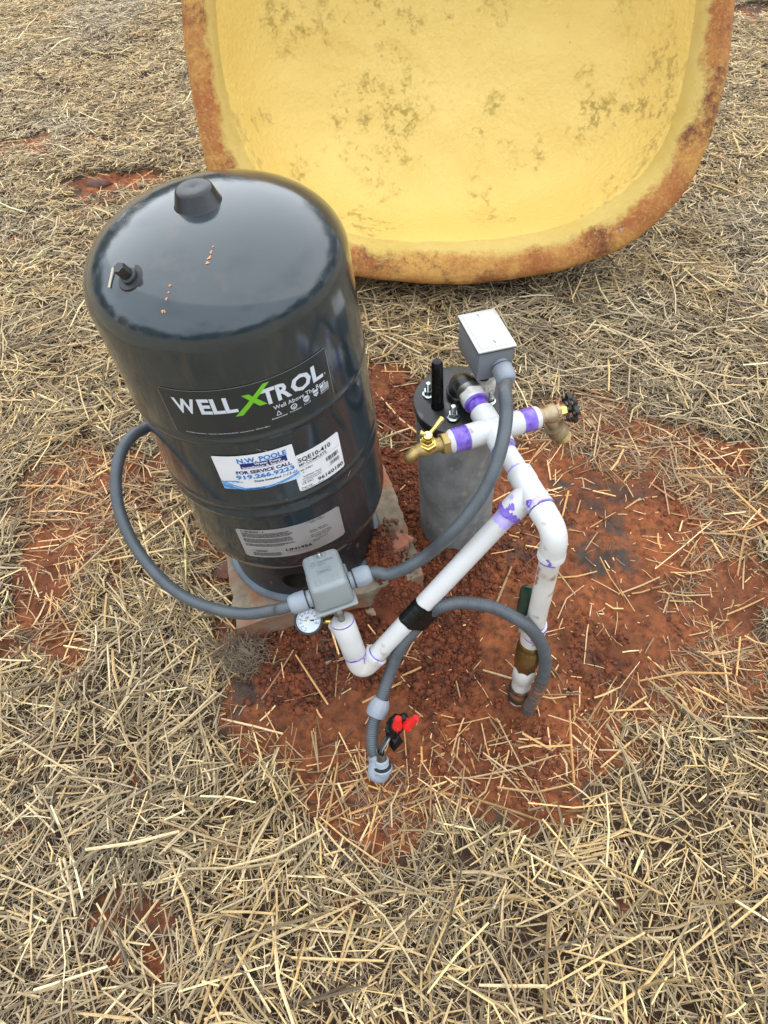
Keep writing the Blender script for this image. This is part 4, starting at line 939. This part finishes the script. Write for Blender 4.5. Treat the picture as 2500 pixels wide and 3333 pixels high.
# ------------------------------------------------------------------ gauge
G0 = P(1004, 2020, .262)
gdn = nrm(nrm(CAM-G0)+np.array([-.05, .0, -.02])); gg = thing('pressure_gauge', 'round black pressure gauge with white dial below the pressure switch', 'gauge', G0-gdn*.03)
gx_ = nrm(atd(1004+60, 2020-32, 1.2)-atd(1004, 2020, 1.2)); gx_ = nrm(gx_-gdn*(gx_@gdn)); gy_ = np.cross(gdn, gx_)
obj('case', *lathe([(.012, -.026), (.0225, -.024), (.0245, -.018), (.0248, -.004), (.0255, -.003), (.0258, .001), (.0248, .0028), (.0225, .0030), (.0212, .0012)], G0, gdn, 56, cap=False), 'black', gg)
dl = obj('dial', *lathe([(.0222, .0006), (0, .0006)], G0, gdn, 56, cap=False), 'glass', gg)
def gpt(x_, y_, h=.0012): return G0+gx_*x_+gy_*y_+gdn*h
mb = MB()
for i in range(51):
    a = rad(225-270*i/50); r0, r1, w_ = (.0165 if i % 5 == 0 else .0182), .0196, .00028 if i % 5 else .0004
    t_ = np.array([math.cos(a), math.sin(a)]); n_2 = np.array([-t_[1], t_[0]])
    q4 = [t_*r0-n_2*w_, t_*r1-n_2*w_, t_*r1+n_2*w_, t_*r0+n_2*w_]; mb.add([gpt(*p_) for p_ in q4], [(0, 1, 2, 3)])
for i, s_ in enumerate(('0', '10', '20', '30', '40', '50', '60', '70', '80', '90', '100')):
    a = rad(225-270*i/10); V2, F2 = text2d(s_, .0028, bold=.01, align='CENTER'); V2 = V2+np.array([math.cos(a), math.sin(a)])*.0138-np.array([0, .0014]); mb.add([gpt(*p_) for p_ in V2], F2)
V2, F2 = fit_text('PSI', .006, .003, bold=.01); mb.add([gpt(p_[0]-.003, p_[1]+.004) for p_ in V2], F2)
mb.obj('dial_marks', 'inkblack', dl, smooth=False)
a = rad(180-25); t_ = np.array([math.cos(a), math.sin(a)]); n_2 = np.array([-t_[1], t_[0]])
obj('needle', [gpt(*p_, h=.0018) for p_ in (-t_*.010-n_2*.0018, -t_*.003-n_2*.0008, t_*.018, -t_*.003+n_2*.0008, -t_*.010+n_2*.0018)], [(0, 1, 2, 3, 4)], 'inkblack', gg, smooth=False)
obj('hub', *lathe([(.0022, .001), (.0020, .003), (0, .0034)], G0, gdn, 20, cap=False), 'brightbrass', gg)
obj('brass_stem', *tube(np.array([G0-gdn*.020, LE+ud*(LT-.020)+np.array([-.012, .014, 0])]), .0055, 14), 'brightbrass', gg)
# ------------------------------------------------------------------ left hose bibb
fa = -ca; fo = Hx
primer(fo, fa, PR+.0035, .050, .074, 'primer_band', seed=41, amp=.0006, off=.0004)
obj('adapter', *lathe([(.0202, .048), (.0202, .075), (.0188, .077), (.0165, .082), (.013, .082)], fo, fa, 40, cap=False), 'pvc', man)
primer(fo, fa, FR-.0004, .0465, .0505, 'primer_ring', seed=42, amp=.0006, off=.0006)
bib = thing('hose_bibb', 'brass hose bibb tap with wing handle on the left arm of the cross', 'tap', fo+fa*.11-UZ*.03)
obj('hex_collar', *lathe([(.0180, .081), (.0196, .0825), (.0196, .0925), (.0180, .094)], fo, fa, 24, sq=hexsq(6, .2)), 'brass', bib)
b0 = fo+fa*.118
tip = P(1336, 1490, .452)
sp1 = [fo+fa*.088, fo+fa*.102, fo+fa*.120, fo+fa*.136-UZ*.001, fo+fa*.149-UZ*.010, tip]
obj('tap_body', *tube(spline(sp1, 10), np.interp(np.linspace(0, 1, 51), [0, .2, .42, .6, .8, .97, 1], [.0140, .0110, .0135, .0105, .0098, .0108, .0094]), 32), 'brass', bib)
sdn = nrm(UZ*.9+np.array([-.05, -.18, 0])); so_ = fo+fa*.117+UZ*.008
obj('bonnet_nut', *lathe([(.0150, 0), (.0150, .004), (.0142, .006), (.0118, .0065), (.0118, .013), (.0105, .014)], so_, sdn, 30, sq=hexsq()), 'brightbrass', bib)
obj('stem', *lathe([(.0046, .012), (.0046, .022)], so_, sdn, 18), 'brass', bib)
ht = so_+sdn*.025
hnd = obj('wing_handle', *lathe([(.0075, -.004), (.0082, 0), (.0078, .004), (.0060, .005), (0, .005)], ht, sdn, 26, cap=False), 'brightbrass', bib)
wa, wb_ = P(1371, 1412, ht[2]+.0), P(1436, 1368, ht[2]+.006); mb = MB()
for e in (wa, wb_):
    pth = spline([ht, ht*.55+e*.45+sdn*.001, e+sdn*.002, e+(e-ht)*.08+sdn*.002], 6); mb.add(*tube(pth, np.interp(np.linspace(0, 1, len(pth)), [0, .3, .75, 1], [.0040, .0030, .0056, .0020]), 14))
mb.obj('wing', 'brightbrass', hnd)
obj('handle_screw', *lathe([(.0048, .0045), (.0046, .0062), (.0030, .0070), (0, .0072)], ht, sdn, 20, cap=False), 'zinc', hnd)
# ------------------------------------------------------------------ right boiler drain
ra = ca
primer(fo, ra, .0202, .052, .075, 'primer_band', seed=51, amp=.0006, off=.0004)
obj('adapter', *lathe([(.0200, .048), (.0200, .082), (.0185, .084), (.013, .084)], fo, ra, 40, cap=False), 'pvc', man)
drn = thing('drain_valve', 'pale bronze drain valve with black handwheel on the right arm of the cross', 'valve', fo+ra*.11-UZ*.03)
obj('valve_body', *lathe([(.0150, .083), (.0150, .090), (.0128, .092), (.0128, .098), (.0160, .102), (.0168, .106), (.0168, .113), (.0150, .116), (.0120, .118), (.0120, .121)], fo, ra, 36), 'bronze', drn)
obj('body_hex', *lathe([(.0128, .117), (.0128, .124)], fo, ra, 24, sq=hexsq()), 'bronze', drn)
obj('packing_nut', *lathe([(.0110, .124), (.0112, .125), (.0112, .1345), (.0095, .136)], fo, ra, 24, sq=hexsq(6, .3)), 'brightbrass', drn)
obj('stem', *lathe([(.0035, .134), (.0035, .150)], fo, ra, 14), 'brass', drn)
wo = fo+ra*.146
wx, wy, _ = frame(ra); mb = MB(); n_w = 112; pth = []
for i in range(n_w):
    t = i/n_w*2*math.pi; r_ = .0215+.0030*math.cos(7*t); pth.append(wo+(wx*math.cos(t)+wy*math.sin(t))*r_)
pth = np.array(pth); th = np.arange(10)/10*2*math.pi; V = []
for i in range(n_w):
    rdv = nrm(pth[i]-wo)
    for t in th: V.append(pth[i]+(rdv*math.cos(t)*.0034+ra*math.sin(t)*.0042))
Fc = [(i*10+q_, i*10+(q_+1) % 10, ((i+1) % n_w)*10+(q_+1) % 10, ((i+1) % n_w)*10+q_) for i in range(n_w) for q_ in range(10)]
whl = obj('handwheel', V, Fc, 'black', drn)
mb = MB(); mb.add(*lathe([(.0065, -.004), (.0080, -.002), (.0080, .004), (.0055, .006), (0, .0062)], wo, ra, 24, cap=False))
for i in range(4):
    t = i*math.pi/2+.4; e = wx*math.cos(t)+wy*math.sin(t); mb.add(*tube(np.array([wo+e*.005+ra*.002, wo+e*.014+ra*.001, wo+e*.0215]), .0026, 10))
mb.obj('spokes', 'black', whl)
od = nrm(ra*.55-UZ*.80+hd*.22); oo = fo+ra*.098
obj('outlet_neck', *lathe([(.0098, .006), (.0098, .034)], oo, od, 28), 'bronze', drn)
vb = obj('vacuum_breaker', *lathe([(.0150, .030), (.0188, .031), (.0188, .036), (.0176, .037), (.0185, .041), (.0185, .051), (.0165, .053), (.0130, .054), (.0130, .058)], oo, od, 48), 'bronze', drn)
pr = [(.0135, .057)]
for i in range(4): pr += [(.0152, .0585+i*.0028), (.0135, .0598+i*.0028)]
obj('hose_thread', *lathe(pr+[(.0125, .0695), (.0105, .0690), (.0105, .055)], oo, od, 36, cap=False), 'brass', vb)
# ------------------------------------------------------------------ buried brass ball valve on the riser
bv = thing('ball_valve', 'brass ball valve with dark green lever at the foot of the white riser', 'valve', CO+d2*h3)
obj('valve_body', *lathe([(.0205, h2-.006), (.0222, h2-.004), (.0222, h2+.010), (.0208, h2+.012), (.0235, h2+.016), (.0240, (h2+h3)/2), (.0228, h3-.014), (.0215, h3-.012), (.0222, h3-.010), (.0222, h3+.001), (.0205, h3+.002)], CO, d2, 40, sq=lambda th, h: hexsq(8)(th, h) if (h < h2+.011 or h > h3-.011) else 1+0*th), 'dirtybrass', bv)
lv0 = P(1700, 2022, .20)
xyr = CO+d2*(h2+.01)
ldir = nrm(P(1727, 1905, .30)-P(1706, 2010, .235)); la, lb = P(1698, 2015, .235), P(1722, 1900, .300)
lx = nrm(np.cross(ldir, nrm(CAM-la)))
obj('lever_bracket', *rbox(la*.75+xyr*.25, ldir, lx, np.cross(ldir, lx), .034, .018, .003, .001, 1), 'zinc', bv)
lm_ = (la+lb)/2; LL = np.linalg.norm(lb-la); pts = []; 
prf = [(0, .0105), (.03, .0118), (.12, .0120), (.5, .0124), (.58, .0108), (.66, .0124), (.86, .0122), (.94, .0105), (.98, .007), (1.0, .0)]
nx3 = np.cross(ldir, lx); V = []; Fc = []; ksec = 16
for (t, wd_) in prf:
    for q_ in range(ksec):
        a = q_/ksec*2*math.pi; V.append(la+ldir*LL*t+lx*wd_*math.copysign(abs(math.cos(a))**.8, math.cos(a))+nx3*min(.0042, wd_*.6+.0002)*math.sin(a))
for i in range(len(prf)-1):
    for q_ in range(ksec): Fc.append((i*ksec+q_, i*ksec+(q_+1) % ksec, (i+1)*ksec+(q_+1) % ksec, (i+1)*ksec+q_))
Fc.append(tuple(range(ksec))); obj('lever', V, Fc, 'green', bv)
# ------------------------------------------------------------------ rocks
def rock(px, py, z, s, mt, name, label, cat, seed, sc=(1, .8, .7), group=None):
    v, f = ico(4); g_ = np.random.default_rng(seed); V = v.copy()
    for k in range(9):
        d_ = nrm(g_.normal(0, 1, 3)); c_ = g_.uniform(.45, .85); h = V@d_; V = V-np.outer(np.maximum(0, h-c_)*.85, d_)
    for k in range(3):
        fr = g_.normal(0, 3.5*(k+1), (3,)); V = V*(1+.035/(k+1)*np.sin(V@fr*1.3+k))[:, None]
    V = V*np.array(sc)*s; c_ = P(px, py, z); c_[2] = max(c_[2], gz(np.array([c_[0]]), np.array([c_[1]]))[0]+s*sc[2]*.35)
    o_ = obj(name, V+c_, f, mt, None, ang=35); return tag(o_, label, cat, group)
rock(1282, 1772, .105, .034, 'redrock', 'rock', 'large red and white rock wedged beside the slab near the casing', 'rock', 4, (1, .85, .75))
rock(1322, 1752, .10, .016, 'redrock', 'rock', 'tan stone right behind the large red rock', 'rock', 8)
M['pebble'] = mat('pebble', (.22, .13, .08), .85, c2=(.10, .05, .03), scale=14, bump=.4, dirt=(.36, .27, .18), dscale=9, dlo=.6, dhi=.66)
rock(1212, 1990, .004, .021, 'tanrock', 'rock', 'small tan stone chip on the dark soil right of the pressure switch', 'rock', 11, (1, .6, .5))
rock(560, 1480, .01, .014, 'redrock', 'rock', 'small dull red stone at the straw edge left of the tank', 'rock', 15, (1, .7, .6))
rock(745, 1850, .005, .040, mat('dark_clod', (.10, .05, .03), .95, c2=(.2, .07, .04), scale=30, bump=.8, bscale=60), 'clay_clod', 'big dark clay clod against the left edge of the slab', 'clod', 21, (1, .8, .6))
rock(1020, 2130, .0, .022, M['clod'], 'clay_clod', 'red clay clod below the pressure gauge', 'clod', 23, (1, .8, .6))
rock(330, 600, .01, .05, mat('dark_clod', (.07, .045, .035), .95, c2=(.16, .06, .04), scale=20, bump=.8, bscale=40), 'clay_clod', 'dark lump of earth in the bare furrow behind the tank', 'clod', 25, (1.1, .6, .35))
n_p = 70; pcx = P(1258, 1806, .09)
def pile_z(x_, y_):
    x_, y_ = np.asarray(x_, float), np.asarray(y_, float); c = (y_-pcx[1])/.135; a = (x_-pcx[0]+c*.03)/.085; rr = np.hypot(a, c)
    return .055+np.maximum(0, 1-rr**1.8)*.058*(.70+.6*N1.fbm(x_, y_, 26, 3))-.06*rr**3+(N2.fbm(x_, y_, 60, 4, .7)-.5)*.024
aa = np.linspace(-1, 1, n_p); AX, CY = np.meshgrid(aa, aa, indexing='ij'); XX = pcx[0]+AX*.085-CY*.03; YY = pcx[1]+CY*.135
V = np.stack([XX, YY, pile_z(XX, YY)], -1).reshape(-1, 3); Fc = [(i*n_p+k, (i+1)*n_p+k, (i+1)*n_p+k+1, i*n_p+k+1) for i in range(n_p-1) for k in range(n_p-1)]
o = obj('soil_pile', V, Fc, 'clod', None, ang=60); tag(o, 'red brown soil heaped against the slab corner', 'soil', None, 'stuff')
def onpile(n_, rm=.85):
    a = rng.uniform(0, 6.28, n_); q_ = rm*rng.uniform(0, 1, n_)**.5; c = q_*np.sin(a); x_ = pcx[0]+q_*np.cos(a)*.085-c*.03; y_ = pcx[1]+c*.135; return x_, y_, pile_z(x_, y_)
x_, y_, z_ = onpile(2600); o = clods('soil_clods', x_, y_, np.clip(rng.lognormal(math.log(.0026), .5, len(x_)), .001, .009), M['clod'], iv=iv1, ifc=ifc1, zz=z_); tag(o, 'red crumbs on the soil heaped at the slab corner', 'soil', None, 'stuff')
x_, y_, z_ = onpile(110, .6); o = clods('gravel', x_+.02, y_+.02, np.clip(rng.lognormal(math.log(.0045), .4, len(x_)), .002, .010), M['pebble'], zz=z_); tag(o, 'small mixed gravel heaped on the slab corner', 'gravel', None, 'stuff')
# ------------------------------------------------------------------ root clump
mb = MB(); rc0 = P(790, 2140, .0)
for i in range(330):
    a = rng.uniform(0, 6.28); p_ = rc0+np.array([rng.normal(0, .022), rng.normal(0, .018), rng.uniform(.0, .03)]); dr = nrm([math.cos(a), math.sin(a), rng.uniform(-.1, .9)]); pts = [p_]
    for k in range(7): dr = nrm(dr+rng.normal(0, .45, 3)+np.array([0, 0, -.08])); p_ = p_+dr*rng.uniform(.005, .012); p_[2] = max(p_[2], .004); pts.append(p_)
    mb.add(*tube(np.array(pts), np.linspace(rng.uniform(.0006, .0013), .0003, 8), 4, cap=False))
V, Fc = ico(4); V = V*np.array([.035, .028, .022])*(1+.2*np.sin(V@np.array([9., 7, 5])))[:, None]+rc0+np.array([0, 0, .006])
rt = thing('root_clump', 'tangled clump of dead grass roots in front of the slab corner', 'roots', rc0)
mb.obj('root_strands', 'root', rt); obj('soil_ball', V, Fc, M['root'], rt)
# ------------------------------------------------------------------ yellow rock-cover shell
lam = rad(26); OO = P(1447, 927, .10); tv = np.array([0, math.sin(lam), math.cos(lam)]); sv = np.array([1., 0, 0]); nin = np.array([0, math.cos(lam), -math.sin(lam)])
def onpl(u, v):
    r = ray(u, v); t = ((OO-CAM)@nin)/(r@nin); p_ = CAM+r*t-OO; return (p_@sv, p_@tv)
outer = [(585, -10), (590, 100), (602, 200), (618, 300), (640, 420), (672, 560), (730, 700), (830, 800), (980, 862), (1160, 900), (1300, 918), (1447, 927), (1600, 918), (1750, 898), (1900, 862), (2050, 800), (2170, 705), (2255, 600), (2318, 450), (2358, 300), (2384, 150), (2398, 0)]
inner = [(678, -10), (684, 100), (700, 220), (722, 340), (755, 460), (810, 570), (880, 650), (980, 725), (1150, 785), (1280, 803), (1420, 808), (1560, 803), (1700, 788), (1830, 760), (1950, 712), (2060, 640), (2140, 560), (2200, 460), (2240, 350), (2268, 230), (2290, 100), (2302, 0)]
oa = [onpl(*p_) for p_ in outer]; ia = [onpl(*p_) for p_ in inner]; top = oa[0][1]; tb = max(oa[0][1], oa[-1][1])
xc = (oa[0][0]+oa[-1][0])/2; hw_ = (oa[-1][0]-oa[0][0])/2; yc = tb*.72
for t in np.linspace(6, 174, 22):
    c_, s_ = math.cos(rad(t)), math.sin(rad(t)); sgn = lambda q_: math.copysign(abs(q_)**.55, q_)
    oa.append((xc+sgn(c_)*hw_*1.0, tb+.01+abs(s_)**.7*.42)); ia.append((xc+sgn(c_)*(hw_-.075), tb+.01+abs(s_)**.7*.35))
oa, ia = np.array(oa), np.array(ia); C_ = np.array([xc, yc]); NA = 260
def polar(pts):
    d_ = pts-C_; an = np.arctan2(d_[:, 1], d_[:, 0]); o_ = np.argsort(an); an, rr = an[o_], np.linalg.norm(d_, axis=1)[o_]
    q_ = np.linspace(-math.pi, math.pi, NA, endpoint=False); r = np.interp(q_, np.r_[an-2*math.pi, an, an+2*math.pi], np.r_[rr, rr, rr])
    k = np.exp(-np.linspace(-2, 2, 9)**2); k /= k.sum(); return q_, np.convolve(np.r_[r[-4:], r, r[:4]], k, 'valid')
qa, ro = polar(oa); _, ri = polar(ia)
ro = ro*(1+(N1.fbm(np.cos(qa)*3+5, np.sin(qa)*3+5, 2, 3)-.5)*.012)
def ringpts(r, depth, seed=0, amp=.0):
    e = np.c_[np.cos(qa), np.sin(qa)]; ab = C_+e*r[:, None]; nzv = (N2.fbm(ab[:, 0]*1.+20, ab[:, 1]+20, 7, 4)-.5)*amp
    return OO+np.outer(ab[:, 0], sv)+np.outer(ab[:, 1], tv)+np.outer(depth+nzv, nin)
def strip(rings, close=False):
    V = np.concatenate(rings); Fc = []
    for i in range(len(rings)-1):
        for q_ in range(NA): k = (q_+1) % NA; Fc.append((i*NA+q_, i*NA+k, (i+1)*NA+k, (i+1)*NA+q_))
    return V, Fc
shell = thing('rock_cover_shell', 'large hollow artificial rock cover tipped on its back, yellow foam lining facing out', 'rock cover', OO+nin*.3-np.array([0, 0, .2]))
mt, n, b = new_mat('foam_rim')
at = n.nodes.new('ShaderNodeAttribute'); at.attribute_name = 'tint'; sp = n.nodes.new('ShaderNodeSeparateColor'); n.links.new(at.outputs['Color'], sp.inputs[0]); tcg = n.nodes.new('ShaderNodeTexCoord')
yel = gmix(gr(gn(9), .35, .7), (.82, .60, .19), (.74, .52, .13)); rust = gmix(gr(gn(5, 10, .75), .40, .60), (.46, .15, .042), (.72, .38, .095)); rust = gmix(gr(gn(4, 10, .85), .50, .60), rust, (.20, .062, .026)); rust = gmix(gr(gn(110, 8, .7), .52, .85), rust, (.84, .58, .18)); rust = gmix(gr(gn(75, 8, .8), .56, .82), rust, (.14, .05, .022))
rust = gmix(gr(gn(9.5, 5, .7), .64, .67), rust, (.40, .40, .30))
fac = gr(gmath('ADD', sp.outputs[0], gmath('MULTIPLY', gmath('SUBTRACT', gn(7, 12, .75), .5), 2.4)), .34, .66)
n.links.new(gmix(fac, rust, yel), b.inputs['Base Color']); b.inputs['Roughness'].default_value = .55; b.inputs['Specular IOR Level'].default_value = .35
bp = n.nodes.new('ShaderNodeBump'); bp.inputs['Strength'].default_value = 1.; bp.inputs['Distance'].default_value = .011; n.links.new(gn(70, 12, .8), bp.inputs['Height']); n.links.new(bp.outputs[0], b.inputs['Normal']); rimm = mt
mt, n, b = new_mat('yellow_foam')
tcg = n.nodes.new('ShaderNodeTexCoord')
yc1 = gmix(gr(gn(2.2, 6), .35, .65), (.80, .585, .185), (.73, .52, .145)); 
mk = gmath('MULTIPLY', gr(gn(24, 14, .9), .53, .62), gr(gn(3.6, 6, .7), .49, .64)); yc1 = gmix(gmath('MULTIPLY', mk, .38), yc1, (.42, .28, .06))
vn_ = n.nodes.new('ShaderNodeTexVoronoi'); vn_.inputs['Scale'].default_value = 26; n.links.new(tcg.outputs['Object'], vn_.inputs['Vector'])
dk = gmath('MULTIPLY', gr(vn_.outputs['Distance'], .05, .11, 1, 0), gr(gn(11, 3), .62, .66)); yc1 = gmix(gmath('MULTIPLY', dk, .6), yc1, (.30, .2, .05))
n.links.new(yc1, b.inputs['Base Color']); b.inputs['Roughness'].default_value = .5; b.inputs['Specular IOR Level'].default_value = .3
bp = n.nodes.new('ShaderNodeBump'); bp.inputs['Strength'].default_value = .7; bp.inputs['Distance'].default_value = .009
n.links.new(gmath('ADD', gn(55, 7, .6), gmath('MULTIPLY', mk, 1.)), bp.inputs['Height']); n.links.new(bp.outputs[0], b.inputs['Normal']); foam = mt
wd = ro-ri; rings = []; tint = []
for (t, dp, tn) in ((.0, .045, 0), (.0, .020, 0), (.04, .006, 0), (.14, -.003, 0), (.30, -.006, .04), (.45, -.006, .12), (.6, -.004, .25), (.75, .0, .42), (.88, .006, .6), (1.0, .016, .85), (1.08, .028, 1.0), (1.16, .045, 1.1)):
    rings.append(ringpts(ro-wd*t, dp, amp=.008)); tint += [(tn, 0, 0)]*NA
def sub_strip(name, rings, mtl, tints=None):
    V, Fc = strip(rings); o_ = obj(name, V, Fc, mtl, shell, ang=80)
    if tints is not None:
        a_ = o_.data.color_attributes.new('tint', 'FLOAT_COLOR', 'POINT'); c_ = np.ones((len(V), 4), np.float32); c_[:, :3] = tints; a_.data.foreach_set('color', c_.ravel())
    return o_
sub_strip('rim', rings, rimm, np.array(tint))
rw = ro-wd*1.16; rings = [rings[-1]]
for (f_, dp) in ((.985, .075), (.965, .11), (.94, .15), (.91, .19), (.875, .225), (.835, .252), (.79, .272), (.73, .288), (.66, .298), (.58, .305), (.49, .31), (.40, .315), (.31, .318), (.22, .32), (.13, .321), (.05, .322), (.001, .322)):
    rings.append(ringpts(rw*f_, dp, amp=.016 if dp < .25 else .045))
sub_strip('foam_lining', rings, foam)
M['rockskin'] = mat('rock_skin', (.33, .27, .19), .9, c2=(.22, .17, .12), scale=6, bump=1., bscale=25)
rings = [ringpts(ro, .045, amp=.008)]
for (f_, dp) in ((.99, .10), (.97, .18), (.93, .25), (.87, .31), (.78, .345), (.62, .362), (.4, .37), (.2, .372), (.001, .373)): rings.append(ringpts(ro*f_, dp, amp=.03))
sub_strip('outer_shell', rings, M['rockskin'])
# ------------------------------------------------------------------ far trees round the field (seen mirrored in the tank dome)
tm = mat('tree_foliage', (.055, .075, .03), .8, c2=(.09, .085, .04), scale=2)
def leafmass(n_, cx, cy, h, w_, seed):
    g_ = np.random.default_rng(seed); c_ = g_.normal(0, 1, (n_, 3)); c_ /= np.linalg.norm(c_, axis=1)[:, None]; c_ *= g_.uniform(.3, 1, (n_, 1))**.6
    lump = 1+.3*np.sin(c_[:, :1]*7+seed)*np.cos(c_[:, 1:2]*6); c_ = c_*lump*np.array([w_, w_, h*.5])+np.array([cx, cy, h*.46])
    s_ = g_.uniform(.10, .28, (n_, 1, 1)); e = g_.normal(0, 1, (n_, 4, 3)); return (c_[:, None]+e*s_*.55).reshape(-1, 3)
VV = []
for i in range(64):
    a = i/64*2*math.pi+rng.uniform(-.04, .04); R2 = rng.uniform(26, 34); h = rng.uniform(4.5, 9)*(1.35 if .2 < a < 1.6 else 1)
    VV.append(leafmass(3200, R2*math.sin(a), R2*math.cos(a), h, h*.42, i))
VV = np.concatenate(VV); o = bigmesh('far_wood', VV, np.arange(len(VV)).reshape(-1, 4), tm); tag(o, 'line of trees round the far edge of the field', 'trees', None, 'stuff')
for o_ in bpy.data.objects:
    if '_o' in o_.keys(): del o_['_o']
print('faces', sum(len(o_.data.polygons) for o_ in bpy.data.objects if o_.type == 'MESH'))
